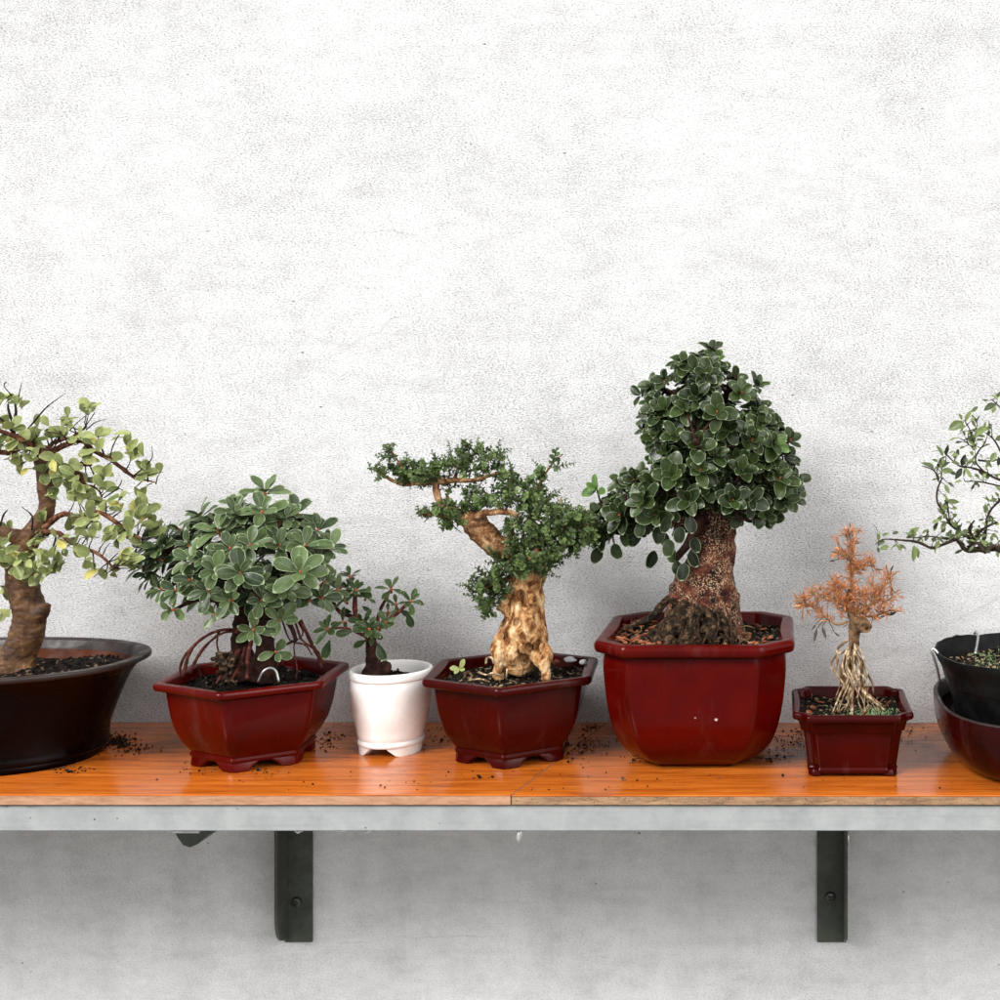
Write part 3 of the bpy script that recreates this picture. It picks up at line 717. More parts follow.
tubes('branch', [[(a, b + random.uniform(-2, 2) * (i > 0), c, r*.62) for i, (a, b, c, r) in enumerate(l)] for l in br1], d, M['bark1b'], t1, 9, .5)
tw1 = [
 [(28, 429, -.01, 1.5), (38, 417, -.012, 1.3), (48, 406, -.014, 1), (66, 393, -.014, .4)],
 [(14, 436, -.02, 3), (14, 424, -.02, 2.6), (16, 412, -.02, 2), (15, 404, -.02, 1.4)], [(13, 424, -.02, 2), (8, 408, -.022, 1.8), (9, 402, -.022, 1.2)],
 [(12, 396, -.02, 1.1), (4, 386, -.02, .8), (6, 382, -.02, 1.0)], [(18, 402, -.02, 1), (20, 390, -.02, .8), (22, 382, -.02, .5)],
 [(14, 434, -.02, 2), (0, 418, -.03, 1.8), (-14, 410, -.03, 1.2)],
 [(70, 430, .02, 1), (78, 422, .02, .8), (88, 414, .02, .5)], [(84, 428, .02, 1.1), (90, 420, .02, .8), (95, 412, .02, .6)], [(86, 430, .02, 1), (96, 422, .02, .8), (107, 419, .02, .4)],
 [(104, 454, .01, 1.6), (100, 444, .0, 1.3), (98, 436, 0, .8)], [(110, 458, 0, 1.2), (113, 446, 0, 1), (120, 434, 0, .8), (128, 430, 0, .4)],
 [(134, 476, 0, 1.2), (145, 466, 0, 1), (152, 458, 0, .7), (152, 446, 0, .5)], [(138, 480, 0, 1.2), (150, 475, 0, 1), (163, 472, 0, .4)],
 [(90, 466, .0, 1.4), (95, 478, -.01, 1.3), (94, 490, -.01, 1.2)],
 [(104, 498, -.015, 1.1), (118, 488, -.02, 1), (122, 480, -.02, .6)], [(118, 488, -.02, .8), (130, 494, -.02, .5)],
 [(114, 566, -.05, 1.2), (124, 560, -.05, 1), (130, 552, -.05, .6)], [(102, 557, -.05, 1.1), (106, 548, -.05, .8), (110, 543, -.05, .5)],
 [(32, 530, -.01, 1.4), (32, 516, -.02, 1.2), (22, 507, -.02, .6)], [(0, 526, -.02, 1.6), (4, 514, -.02, 1.3), (8, 510, -.02, .7)],
 [(60, 440, 0, 1.2), (50, 450, -.02, 1), (40, 448, -.025, .8)], [(48, 432, -.02, 1), (60, 434, -.03, .9), (70, 440, -.03, .6)],
]
m_ = MB()
for k, l in enumerate(tw1):
    pa, ra = smooth_path(pxpath(l, d), .003); m_.tube(pa, [r*.62 for r in ra], 6, .3, k)
rnd1 = random.Random(5); L1 = Leaves('ob')
sk = along(br1, d, .005)
def twiglet(m_, p, dirv, L, r=.0007):
    mid = p + dirv * L * .5 + rv() * L * .12; e = p + dirv * L + rv() * L * .15
    m_.tube([p, mid, e], [r, r*.85, r*.5], 5); return e
for p, t, r in sk:
    if random.random() < .30:
        dv = (rv() * .8 + UP * .35 + FR * .35 + t * .3).normalized()
        e = twiglet(m_, p, dv, random.uniform(.006, .018))
        for q in range(random.randint(1, 3)):
            tt = (dv + rv() * .9).normalized(); L1.add(e, tt, (rv()*.5 + UP*.6 + FR*.7), random.uniform(.011, .019), random.uniform(.008, .0125), .2, .2)
# leaf groups where the photograph shows them
for px, py, n, dd, sp in [(10, 455, 5, -.02, 10), (30, 450, 6, -.02, 9), (35, 432, 5, -.01, 9), (52, 432, 7, 0, 9), (70, 420, 4, .02, 7), (86, 408, 3, .02, 5), (58, 458, 6, -.02, 8), (66, 470, 5, -.03, 8), (92, 450, 5, -.02, 9), (78, 445, 5, -.01, 8),
                       (16, 402, 4, -.02, 6), (4, 400, 3, -.02, 7), (5, 440, 4, 0, 8), (20, 470, 2, -.01, 6), (64, 484, 4, -.03, 8), (74, 488, 5, -.03, 7), (50, 494, 3, -.02, 6), (84, 494, 4, -.03, 7), (102, 474, 3, -.01, 6), (118, 436, 2, 0, 4),
                       (130, 452, 4, 0, 7), (138, 450, 3, -.01, 5), (148, 468, 3, 0, 6), (138, 492, 2, -.01, 3), (97, 502, 4, -.03, 6), (106, 488, 3, -.02, 5), (120, 506, 6, -.03, 9), (135, 512, 7, -.03, 9), (146, 512, 4, -.03, 6), (150, 526, 4, -.03, 6), (90, 520, 5, -.045, 7), (90, 536, 4, -.05, 6),
                       (112, 534, 7, -.045, 8), (126, 530, 5, -.04, 7), (120, 556, 6, -.055, 8), (108, 570, 4, -.055, 6), (92, 572, 2, -.05, 4), (132, 566, 3, -.05, 5), (60, 548, 5, -.04, 8), (46, 555, 7, -.04, 9), (28, 552, 8, -.035, 10), (10, 556, 8, -.03, 10), (22, 566, 6, -.04, 8), (50, 572, 5, -.045, 7), (60, 562, 4, -.045, 6), (0, 545, 6, -.03, 9), (36, 574, 4, -.04, 6),
                       (6, 590, 3, .01, 5), (3, 612, 2, .01, 4), (75, 522, 3, -.03, 6), (40, 534, 3, -.02, 6), (-15, 550, 8, -.02, 12), (-30, 530, 8, 0, 12), (-25, 440, 9, 0, 14), (-10, 425, 6, 0, 10), (-40, 455, 6, 0, 10)]:
    for q in range(int(n*1.35)):
        p = P(px + random.gauss(0, sp*.72), py + random.gauss(0, sp*.55), d + dd + random.uniform(-.012, .012))
        ref = min(sk, key=lambda s_: (s_[0]-p).length)[0]
        out = (p - ref).normalized() if (p - ref).length > .001 else rv()
        t = (out * .8 + rv() * .9 + UP * .1).normalized(); nn = rv()*.55 + UP*.55 + FR*.75
        s_ = random.uniform(.75, 1.15); L1.add(p - t * .006, t, nn, 0.0160*s_, .0100*s_*random.uniform(.75, 1.1), random.uniform(.0, .5), random.uniform(.1, .6))
        if (p - ref).length < .020: m_.tube([ref, ref.lerp(p - t*.006, .5) + rv()*.001, p - t*.005], [.0007, .0006, .0004], 5)
tag(m_.build('twigs', M['twig'], t1), kind='stuff'); L1.build('crown', M['leaf1'], t1)

# ---- tree 2: broad-leaved bush with aerial roots
d = 1.27
t2 = thing('bonsai_tree', P(255, 672, d), 'dense bushy bonsai with broad mid-green leaf rosettes and thin reddish aerial roots', 'bonsai', 'bonsai trees standing in pots on the shelf')
m_ = MB()
for l in ([(246, 680, 0, 15), (243, 660, 0, 12), (240, 640, 0, 8.5), (242, 615, 0, 7.5), (246, 590, 0, 7), (250, 560, 0, 6)],
          [(262, 680, 0, 15), (266, 655, 0, 10), (264, 630, .004, 8), (270, 600, .01, 7), (282, 570, .01, 6)],
          [(232, 680, -.01, 12), (234, 662, -.008, 7), (242, 640, -.004, 5)]):
    pa, ra = smooth_path(pxpath(l, d), .003); m_.tube(pa, ra, 16)
remeshed(m_, .0016, 2, lambda c, n: c + n * (.0018 * noise.noise(c*120) + .0008 * noise.noise(c*330))).build('trunk', M['bark2'], t2)
br2 = [[(246, 590, 0, 6), (225, 575, -.01, 4), (205, 570, -.02, 3), (180, 580, -.03, 2.2)], [(244, 600, 0, 5), (222, 600, -.02, 3.5), (196, 600, -.03, 2.4), (174, 610, -.035, 1.6)],
       [(250, 565, 0, 6), (235, 545, 0, 4), (210, 545, .0, 3), (170, 550, 0, 2)], [(250, 560, 0, 6), (258, 530, 0, 4), (262, 505, 0, 2.6)], [(252, 560, 0, 4), (250, 575, -.03, 3), (245, 572, -.055, 2)],
       [(282, 570, .01, 5), (298, 545, .01, 3.5), (300, 515, .015, 2.2)], [(280, 575, .01, 5), (300, 578, -.02, 3.5), (305, 568, -.04, 2.4)], [(270, 595, 0, 4.5), (262, 615, -.03, 3), (253, 628, -.05, 2)],
       [(285, 575, .01, 4), (315, 572, .02, 3), (335, 580, .02, 2)], [(272, 600, .0, 4), (290, 625, -.01, 2.5), (296, 640, -.02, 1.8)]]
tubes('branch', br2, d, M['bark2'], t2, 8, .3)
roots = [[(244, 630, -.01, 1.6), (222, 630, -.02, 1.5), (203, 638, -.03, 1.5), (190, 652, -.035, 1.7), (183, 676, -.035, 1.8)],
         [(246, 634, -.008, 1.4), (226, 632, -.02, 1.2), (206, 645, -.03, 1.2), (196, 660, -.03, 1.6), (190, 674, -.03, 1.4)],
         [(220, 632, -.01, .8), (212, 640, -.01, .8), (202, 652, -.015, .7), (200, 656, -.015, .5)], [(218, 632, -.01, 1), (217, 645, -.01, .9), (220, 655, -.01, .8)],
         [(200, 640, -.02, 1.2), (186, 654, -.03, 1.3), (180, 668, -.03, 1.4), (181, 676, -.03, 1)],
         [(240, 650, -.02, 3), (232, 662, -.03, 2.2), (222, 674, -.035, 1.6)], [(246, 648, -.022, 2.2), (238, 668, -.034, 1.8), (230, 684, -.04, 1.2)], [(252, 640, -.02, 2.4), (248, 655, -.03, 2), (247, 680, -.035, 1.6)],
         [(236, 655, -.02, 1.8), (226, 668, -.034, 1.4), (216, 684, -.04, .9)],
         [(286, 600, 0, 1.8), (296, 625, -.005, 1.2), (302, 640, -.01, 1), (318, 652, -.01, 1.2), (324, 664, -.01, 1)], [(290, 610, 0, 1), (303, 632, 0, .8), (294, 645, 0, .7), (297, 668, -.01, .6), (296, 680, -.01, .5)],
         [(282, 620, 0, .9), (290, 640, 0, .8), (305, 645, -.005, .8), (312, 655, 0, .6)], [(300, 620, 0, 1.8), (310, 640, 0, 1.8), (318, 656, 0, 1.8), (322, 668, 0, 1.4)]]
tubes('aerial_root', roots, d, M['redroot'], t2, 7, .3, .003)
m_ = MB(); pa, ra = smooth_path(pxpath([(258, 682, -.05, 1.2), (263, 672, -.05, 1.3), (270, 668, -.048, 1.4), (276, 671, -.048, 1.3), (279, 682, -.05, 1.2)], d), .002); m_.tube(pa, ra, 7)
tag(m_.build('wire', M['silver']), 'short loop of white wire standing in the soil of the low hexagonal pot', 'wire')
m_ = MB()
for k in range(60): lump(m_, P(random.gauss(228, 6), random.uniform(652, 684), d - .035 + random.uniform(-.01, .01)), random.uniform(.0018, .0045))
mo = remeshed(m_, .0016, 1, lambda c, n: c + n * .0015 * noise.noise(c * 400)).build('mossy_mound', M['bark5b'], t2)
L2 = Leaves('ob'); tm = MB(); sk2 = along(br2 , d, .005); buds = []
ros2 = [(145, 548, 0, 7, 20), (140, 566, -.01, 7, 20), (158, 535, .0, 7, 19), (190, 560, -.04, 8, 19), (176, 590, -.045, 7, 18), (215, 570, -.065, 8, 20), (318, 530, .0, 7, 20), (330, 548, -.01, 7, 19), (322, 598, -.02, 6, 17), (250, 545, -.05, 8, 20), (240, 573, -.075, 9, 21), (300, 572, -.06, 9, 23), (265, 492, -.005, 9, 22), (262, 512, -.03, 8, 20), (298, 512, .005, 7, 20), (218, 530, -.03, 8, 22), (188, 545, -.02, 8, 18), (205, 560, -.045, 8, 18), (172, 610, -.045, 7, 17), (253, 630, -.06, 7, 17),
        (160, 560, -.02, 8, 20), (148, 575, -.01, 7, 18), (160, 588, -.03, 7, 16), (230, 548, -.05, 8, 19), (280, 545, -.04, 8, 20), (305, 545, -.03, 8, 22), (320, 560, -.02, 7, 19), (285, 590, -.055, 8, 19), (262, 600, -.06, 7, 18), (230, 600, -.06, 7, 17), (208, 590, -.06, 7, 17), (190, 580, -.05, 7, 16),
        (280, 620, -.045, 6, 16), (262, 580, -.05, 7, 17), (325, 582, .0, 6, 16), (235, 505, 0, 7, 18), (245, 525, -.02, 8, 20), (280, 520, -.02, 7, 18), (200, 515, .0, 7, 18), (180, 530, .01, 6, 16), (276, 652, -.05, 4, 15), (236, 560, -.03, 6, 18), (215, 615, -.04, 5, 17), (338, 590, .0, 5, 14), (310, 600, -.01, 5, 17)]
ctr2 = P(250, 590, d + .01)
def mkbuds(lst, par):
    for a_, b_ in lst:
        q_ = MB(); q_.tube(a_, b_, 6, .3); q_.build('bud', M['bud'], par)
def do_ros(Lv, tm, buds, lst, d, ctr, sk_, wr=.60, spread=(25, 88), upb=.5, budr=.0021, frb=.55):
    for px, py, dd, n, L in lst:
        p = P(px, py, d + dd); ax = ((p - ctr).normalized() * .9 + UP * upb + FR * frb + rv() * .22).normalized()
        Lm = L * (d + dd) / F
        Lv.rosette(p, ax, n, Lm * 1.16, Lm * wr, spread)
        near = min(sk_, key=lambda s_: (s_[0] - p).length)[0]
        tm.tube([near, near.lerp(p, .5) + rv() * .004 - ax * .003, p - ax * .002], [.0016, .0012, .0011], 6)
        if buds is not None: buds.append(([p - ax*.008, p - ax*.003, p + ax * .0022], [.0013, budr*.8, .0007]))
do_ros(L2, tm, buds, ros2, d, ctr2, sk2)
for _ in range(88):       # inner and rear rosettes
    a = random.uniform(0, 6.28); rr_ = math.sqrt(random.random())
    px, py = 240 + 90 * rr_ * math.cos(a), 556 + 46 * rr_ * math.sin(a)
    do_ros(L2, tm, None, [(px, py, random.uniform(-.025, .06), 7, random.uniform(15, 20))], d, ctr2, sk2)
tag(tm.build('twigs', M['bark2'], t2), kind='stuff'); mkbuds(buds, t2); L2.build('crown', M['leaf2'], t2)

# ---- tree 3: little plant in the white pot
d = 1.29
t3 = thing('small_bonsai', P(374, 672, d), 'small forked plant with red-brown shoots and dark green leaf tips in the white pot', 'bonsai', 'bonsai trees standing in pots on the shelf')
m_ = MB()
for l in ([(375, 680, 0, 12), (374, 668, 0, 8.5), (372, 655, 0, 6.5), (371, 642, 0, 5.5), (370, 630, 0, 5)], [(384, 674, -.004, 5), (387, 667, -.005, 4.5), (383, 664, 0, 4)], [(366, 676, -.006, 6), (370, 668, -.004, 5), (372, 660, 0, 4)]):
    pa, ra = smooth_path(pxpath(l, d), .002); m_.tube(pa, ra, 14)
remeshed(m_, .0011, 2, lambda c, n: c + n * (.0014 * noise.noise(c*160) + .0006 * noise.noise(c*420))).build('trunk', M['bark2'], t3)
br3 = [[(370, 640, 0, 4), (366, 625, 0, 3.6), (355, 618, .005, 3), (340, 612, .01, 2.6), (333, 602, .01, 2.4), (331, 592, .01, 2), (345, 591, .01, 1.4)],
       [(368, 632, 0, 3.6), (357, 622, 0, 3), (355, 608, 0, 3.4), (355, 597, 0, 3), (356, 588, -.002, 2.2)], [(370, 640, -.002, 3.4), (365, 636, -.02, 2.6), (345, 628, -.035, 1.8), (328, 629, -.045, 1.6)],
       [(372, 640, -.004, 3.4), (377, 632, -.01, 3), (383, 622, -.01, 2.6), (394, 616, -.01, 2.4), (405, 606, -.01, 2.2), (410, 602, -.01, 1.6)],
       [(378, 630, 0, 2.8), (378, 618, .005, 2.2), (381, 608, .005, 2.2), (386, 599, .005, 2), (390, 591, .005, 1.8)], [(371, 642, -.004, 3), (368, 636, -.02, 2.4), (369, 630, -.025, 1.6)]]
tubes('branch', [[(a, b, c, r*.78) for a, b, c, r in l] for l in br3], d, M['redroot'], t3, 8, .3, .003)
L3 = Leaves('ob'); tm = MB(); buds = []
for px, py, dd, n, L, ax in [(356, 590, -.004, 10, 14, (0, -.5, .9)), (327, 629, -.047, 10, 15, (-.3, -.7, .6)), (391, 588, .004, 6, 14, (.1, -.4, .9)), (411, 601, -.012, 8, 15, (.5, -.5, .6)), (369, 629, -.027, 7, 14, (0, -.7, .6)),
                             (378, 628, -.02, 5, 13, (.3, -.7, .5)), (388, 612, 0, 4, 12, (.2, -.3, .8)), (350, 576, .0, 6, 14, (-.1, -.3, 1)), (338, 584, .004, 6, 13, (-.3, -.2, .8)), (344, 600, .004, 6, 13, (-.4, -.4, .6)), (362, 622, -.015, 6, 13, (-.2, -.7, .3)), (386, 622, -.015, 6, 12, (.3, -.6, .4)), (348, 588, .01, 7, 14, (-.2, -.3, .9)), (366, 596, .005, 6, 12, (.3, -.4, .8)), (342, 622, -.01, 5, 12, (-.3, -.5, .2)), (396, 604, .0, 5, 11, (.1, -.4, .7)), (374, 634, -.02, 5, 12, (-.1, -.7, .1))]:
    Lm = L * (d+dd)/F; p = P(px, py, d+dd); L3.rosette(p, ax, n, Lm*1.1, Lm*.48, (22, 92), .15)
    a_ = Vector(ax).normalized(); buds.append(([p - a_*.006, p, p + a_*.002], [.0014, .0016, .0006]))
for px, py, dd, t, L, vr in [(378, 643, -.02, (.35, -.3, -1), 19, .1), (367, 640, -.02, (-.8, -.5, -.35), 15, .3), (352, 632, -.03, (-.9, -.5, -.1), 16, .5), (330, 640, -.04, (-.25, -.2, -1), 20, .25), (407, 612, -.01, (.4, -.2, -1), 17, .1), (400, 610, -.005, (.7, .2, -.5), 12, .2), (348, 598, .01, (-.9, 0, -.3), 12, .2), (362, 606, 0, (.7, -.1, -.5), 9, .1), (352, 612, .005, (-.8, .1, .1), 11, .1), (358, 590, 0, (.9, -.2, -.35), 17, .5)]:
    L3.add(P(px, py, d+dd), t, (rv()*.3 + FR + UP*.4), L*(d+dd)/F, L*.52*(d+dd)/F, .1, .2, vr)
mkbuds(buds, t3); L3.build('crown', M['leaf3'], t3)

# ---- tree 4: gnarled pale trunk with tiny leaves
d = 1.285
t4 = thing('bonsai_tree', P(520, 668, d), 'bonsai with a gnarled knotty pale tan trunk and flat pads of tiny green leaves', 'bonsai', 'bonsai trees standing in pots on the shelf')
m_ = MB()
for l in ([(516, 672, 0, 14), (518, 655, 0, 20), (519, 640, 0, 21), (522, 622, 0, 20), (526, 605, 0, 17), (527, 590, 0, 16), (528, 575, 0, 17), (530, 562, 0, 15)],
          [(499, 678, -.006, 5), (500, 664, -.010, 6), (499, 650, -.010, 8), (503, 636, -.006, 9)], [(512, 664, -.016, 5), (513, 655, -.018, 8), (512, 645, -.014, 9), (516, 630, -.012, 10)],
          [(500, 603, -.004, 7.5), (508, 608, -.004, 7), (516, 612, 0, 8)], [(513, 610, 0, 9), (513, 590, -.002, 6), (514, 578, 0, 6)], [(531, 640, -.012, 9), (522, 632, -.018, 7), (530, 620, -.014, 8)],
          [(540, 645, 0, 8), (537, 628, 0, 9), (536, 610, 0, 8)], [(537, 650, -.002, 6), (544, 647, -.008, 6.5), (548, 652, -.012, 5.5), (545, 662, -.016, 4.6), (546, 680, -.018, 4.2)],
          [(533, 653, -.01, 5), (538, 660, -.016, 4.5), (544, 668, -.018, 4)], [(520, 645, -.02, 7), (525, 648, -.02, 6)], [(528, 600, -.012, 8), (534, 598, -.010, 7)]):
    pa, ra = smooth_path(pxpath(l, d), .003); m_.tube(pa, ra, 18)
rnd4 = random.Random(3)
for _ in range(26):
    a_ = rnd4.uniform(0, 6.28); y_ = rnd4.uniform(592, 662); x_ = 520 + 17*math.cos(a_)
    lump(m_, P(x_, y_, d + .017 * math.sin(a_) ), rnd4.uniform(.003, .0062), rnd4)
holes = [(P(503.5, 622, d - .010), .0052, .012), (P(517, 624, d - .022), .0042, .006), (P(521, 596, d - .016), .0050, .010), (P(524, 604, d-.018), .004, .008), (P(527, 648, d - .02), .0045, .008), (P(522, 662, d-.022), .006, .010)]
def d4(c, n):
    sh = c.z * 1.1; r = .0032 * noise.noise(Vector(((c.x+sh*.5)*95, c.y*95, c.z*35))) + .0011 * noise.noise(Vector((c.x*230, c.y*230, c.z*120)) + Vector((5, 0, 0))) + .0008 * noise.noise(c * 430)
    vd = noise.voronoi(Vector((c.x, c.y, c.z*.7)) * 70)[0]; r += .0016 * (0.30 - min(.7, (vd[1] - vd[0]) * -1 + .5))
    q = c + n * r
    for h_, hr, hd_ in holes:
        e = ((c.x-h_.x)**2 + ((c.z-h_.z)*.8)**2) ** .5
        if c.y < h_.y + .014 and e < hr * 1.7:
            f = 1 / (1 + math.exp((e - hr*.8) / (hr*.10))); q.y += hd_ * f; rimf = math.exp(-((e-hr*1.15)/(hr*.3))**2); q += n * .0009 * rimf
    return q
remeshed(m_, .0012, 2, d4).build('trunk', M['bark4'], t4)
def fat(name, l, mat, par, d, amp=.0012):
    m_ = MB(); pa, ra = smooth_path(pxpath(l, d), .003); m_.tube(pa, ra, 16)
    return remeshed(m_, .0013, 2, lambda c, n: c + n * (amp * noise.noise(c*150) + amp*.5 * noise.noise(c*400))).build(name, mat, par)
fat('branch', [(534, 566, 0, 13), (520, 556, 0, 12.5), (500, 548, -.004, 12), (485, 535, -.006, 12.5), (474, 523, -.006, 12), (465, 514, -.006, 8)], M['bark4b'], t4, d, .0018)
fat('branch', [(468, 519, -.006, 5), (452, 510, -.008, 3.6), (443, 507, -.008, 3.4), (438, 498, -.006, 3.6), (436, 486, -.004, 3.4), (440, 476, -.004, 2.6)], M['bark4b'], t4, d)
br4 = [[(472, 520, -.012, 4), (482, 514, -.02, 3.6), (495, 512, -.025, 3.2), (508, 512, -.025, 3), (518, 516, -.025, 2.4)], [(438, 482, -.004, 3.6), (420, 483, -.008, 2.4), (402, 484, -.01, 2.2), (388, 478, -.012, 1.6), (376, 471, -.012, 1)],
       [(438, 482, -.004, 3.4), (455, 480, -.008, 2.8), (475, 480, -.01, 2.2), (495, 474, -.01, 1.6), (508, 476, -.01, 1)], [(410, 482, -.008, 1.4), (402, 468, -.008, 1.2), (392, 452, -.008, .8), (384, 447, -.008, .5)], [(455, 478, 0, 1.8), (462, 462, 0, 1.4), (484, 450, 0, .8)],
       [(468, 518, 0, 2.4), (452, 504, 0, 1.8), (446, 494, 0, 1.2)], [(468, 520, 0, 2.2), (440, 516, -.01, 1.6), (420, 514, -.015, .8)], [(520, 556, 0, 6), (540, 540, -.01, 4.5), (560, 530, -.015, 3), (590, 526, -.02, 2)],
       [(530, 560, -.01, 5), (536, 552, -.03, 4), (530, 560, -.045, 2.4)], [(530, 540, 0, 3), (530, 512, 0, 2.4), (536, 490, 0, 1.6), (552, 464, 0, 1), (563, 454, 0, .6)], [(514, 580, -.004, 3), (500, 580, -.01, 2), (486, 588, -.015, 1.4)], [(505, 548, -.01, 3), (512, 530, -.02, 2.2), (508, 520, -.02, 1.4)],
       [(560, 530, -.01, 1.2), (561, 510, -.01, .8), (561, 497, -.01, .5)]]
tubes('branch', br4, d, M['bark4b'], t4, 8, .35, .003)
def tinypad(blobs, count, size=(3.9, 5.8), shoots=True, name='foliage_pad'):
    """blobs: (px, py, rx, ry, depth offset, depth radius) ; short leafy shoots fill each blob"""
    Lv = Leaves('round', False); st = MB(); tot = sum(b[2]*b[3] for b in blobs)
    for (px, py, rx, ry, dd, rz) in blobs:
        k = int(count * 1.25 * rx * ry / tot)
        for _ in range(k):
            v = rv(); f = random.random() ** .33
            x, y, z = px + rx*v.x*f*1.08, py - ry*v.z*f*1.12, dd + rz*v.y*f
            if noise.noise(Vector((x*.13, y*.16, z*90))) < -.12: continue
            ln = random.randint(2, 6); dv = (Vector((v.x, v.y*.6, v.z*.6)) * .8 + UP*.45 + rv()*.6).normalized()
            p = P(x, y, d + z); s0 = random.uniform(*size) * (d)/F; q = p.copy()
            a0 = random.random()*6.28; prp = dv.orthogonal().normalized(); vb = random.random()*.6
            for j in range(ln):
                for sgn in (0, math.pi):
                    pr_ = prp.copy(); pr_.rotate(Quaternion(dv, a0 + j*1.571 + sgn)); tt = (pr_ + dv*.55 + rv()*.15).normalized()
                    s1 = s0 * (1 - .1*j) * random.uniform(.8, 1.15)
                    Lv.add(q, tt, (dv + rv()*.2 + FR*.25), s1, s1*.88, .1, .15, min(1, vb + random.random()*.4))
                q = q + dv * s0 * .50
            st.tube([p - dv*s0*.8, p, q], [.0006, .0005, .0003], 4)
    o = Lv.build(name, M['leaf4'], t4); st.build('stem', M['stem4'], o); return o
tinypad([(385, 452, 5, 4, -.01, .006), (395, 460, 6, 5, -.01, .008), (376, 468, 7, 4, -.012, .008), (388, 470, 8, 6, -.01, .01), (406, 470, 14, 8, -.01, .018), (425, 470, 14, 9, -.008, .02), (418, 480, 18, 6, -.01, .018)], 150)
tinypad([(452, 462, 16, 10, -.004, .022), (470, 455, 14, 9, 0, .022), (490, 460, 12, 9, 0, .02), (478, 470, 26, 8, -.006, .026), (500, 474, 10, 6, -.01, .016), (512, 472, 6, 5, -.01, .008), (440, 472, 10, 7, -.006, .018), (450, 486, 5, 5, 0, .008)], 200)
tinypad([(432, 514, 14, 6, -.014, .014), (450, 521, 14, 7, -.016, .016), (458, 508, 8, 6, -.01, .01), (445, 500, 4, 6, -.006, .006)], 72)
tinypad([(478, 503, 14, 8, -.01, .02), (500, 497, 20, 10, -.01, .026), (522, 498, 16, 12, -.008, .026), (470, 492, 7, 5, -.006, .012), (540, 500, 12, 12, 0, .02), (512, 487, 10, 5, 0, .015)], 190)
tinypad([(552, 464, 4, 5, 0, .005), (545, 476, 6, 6, 0, .006), (538, 486, 7, 6, 0, .008), (563, 454, 6, 2, 0, .004), (530, 478, 3, 3, 0, .004)], 20, (6, 8.5))
tinypad([(545, 522, 24, 16, -.018, .034), (566, 520, 20, 14, -.018, .032), (585, 526, 14, 15, -.02, .026), (592, 536, 10, 12, -.015, .02), (560, 540, 26, 12, -.02, .03), (530, 535, 18, 14, -.02, .026), (510, 530, 10, 8, -.02, .02), (572, 546, 10, 6, -.02, .015)], 440)
tinypad([(520, 565, 20, 8, -.03, .026), (540, 564, 18, 10, -.035, .028), (548, 558, 14, 10, -.03, .025), (505, 560, 10, 7, -.02, .02), (518, 550, 14, 9, -.022, .02)], 200)
tinypad([(492, 580, 12, 12, -.012, .018), (484, 595, 14, 16, -.014, .02), (492, 608, 10, 9, -.012, .014), (478, 588, 9, 9, -.01, .012), (504, 572, 8, 10, -.012, .014), (498, 592, 10, 14, -.014, .014)], 190)
tinypad([(561, 505, 3, 8, -.01, .003)], 7, (3.6, 5))

# weed seedling, loose roots and stones in pot 4
sd4 = thing('seedling', P(457, 676, 1.22), 'tiny light green seedling at the left of the dark maroon hexagonal pot', 'seedling')
m_ = MB(); pa, ra = smooth_path(pxpath([(460, 680, 0, .9), (460, 672, 0, .8), (461, 667, 0, .6)], 1.222), .002); m_.tube(pa, ra, 6); m_.build('stem', M['leaf4'], sd4)
Ls = Leaves('ob')
for t, L in (((.45, -.2, .85), 11), ((-.85, -.3, .2), 10), ((-.4, -.6, -.1), 8), ((.5, -.6, .0), 8), ((.1, -.5, .5), 6), ((-.6, -.4, -.5), 7)):
    Ls.add(P(460, 669, 1.22), t, FR + UP*.6, L/1020, L*.55/1020, .1, .2, .7)
Ls.build('leaf_cluster', M['leaf1'], sd4)
rts = MB()
for l in ([(478, 672, 0, 1.2), (486, 675, 0, 1), (494, 673, 0, .9), (505, 678, 0, .9)], [(507, 669, 0, .7), (506, 680, 0, .6)], [(464, 678, 0, 1.2), (467, 672, 0, 1.2), (472, 676, 0, 1.2), (468, 681, 0, 1)],
          [(486, 664, .02, 1.1), (487, 658, .02, 1.2), (492, 658, .02, 1.2), (494, 664, .02, 1.1)], [(470, 680, 0, 1), (480, 679, 0, 1), (490, 682, 0, .8)]):
    pa, ra = smooth_path(pxpath(l, 1.222), .002); rts.tube(pa, ra, 7, .2)
rts.build('surface_roots', M['bark6'], t4)
def stones(lst, mat, name, lab, cat, group):
    for px, py, dd, r, fl in lst:
        m_ = MB(); c_ = P(px, py, dd); lump(m_, (0, 0, 0), r, random, fl)
        o = m_.build(name, mat); o.modifiers.new('s', 'SUBSURF').levels = 1; o.modifiers['s'].render_levels = 2
        o.location = c_; tag(o, lab if isinstance(lab, str) else lab.pop(0), cat, group)
stones([(556, 662, 1.30, .0068, .8)], M['chip'], 'clay_lump', 'orange clay lump beside the root of the gnarled bonsai', 'clay lump', None)
stones([(570, 660, 1.315, .011, .5), (583, 662, 1.31, .0072, .6)], M['pebble'], 'pebble', ['larger pale grey flat stone at the back right of the dark maroon hexagonal pot', 'smaller pale grey stone nearest the right corner of the dark maroon hexagonal pot'], 'stone', None)

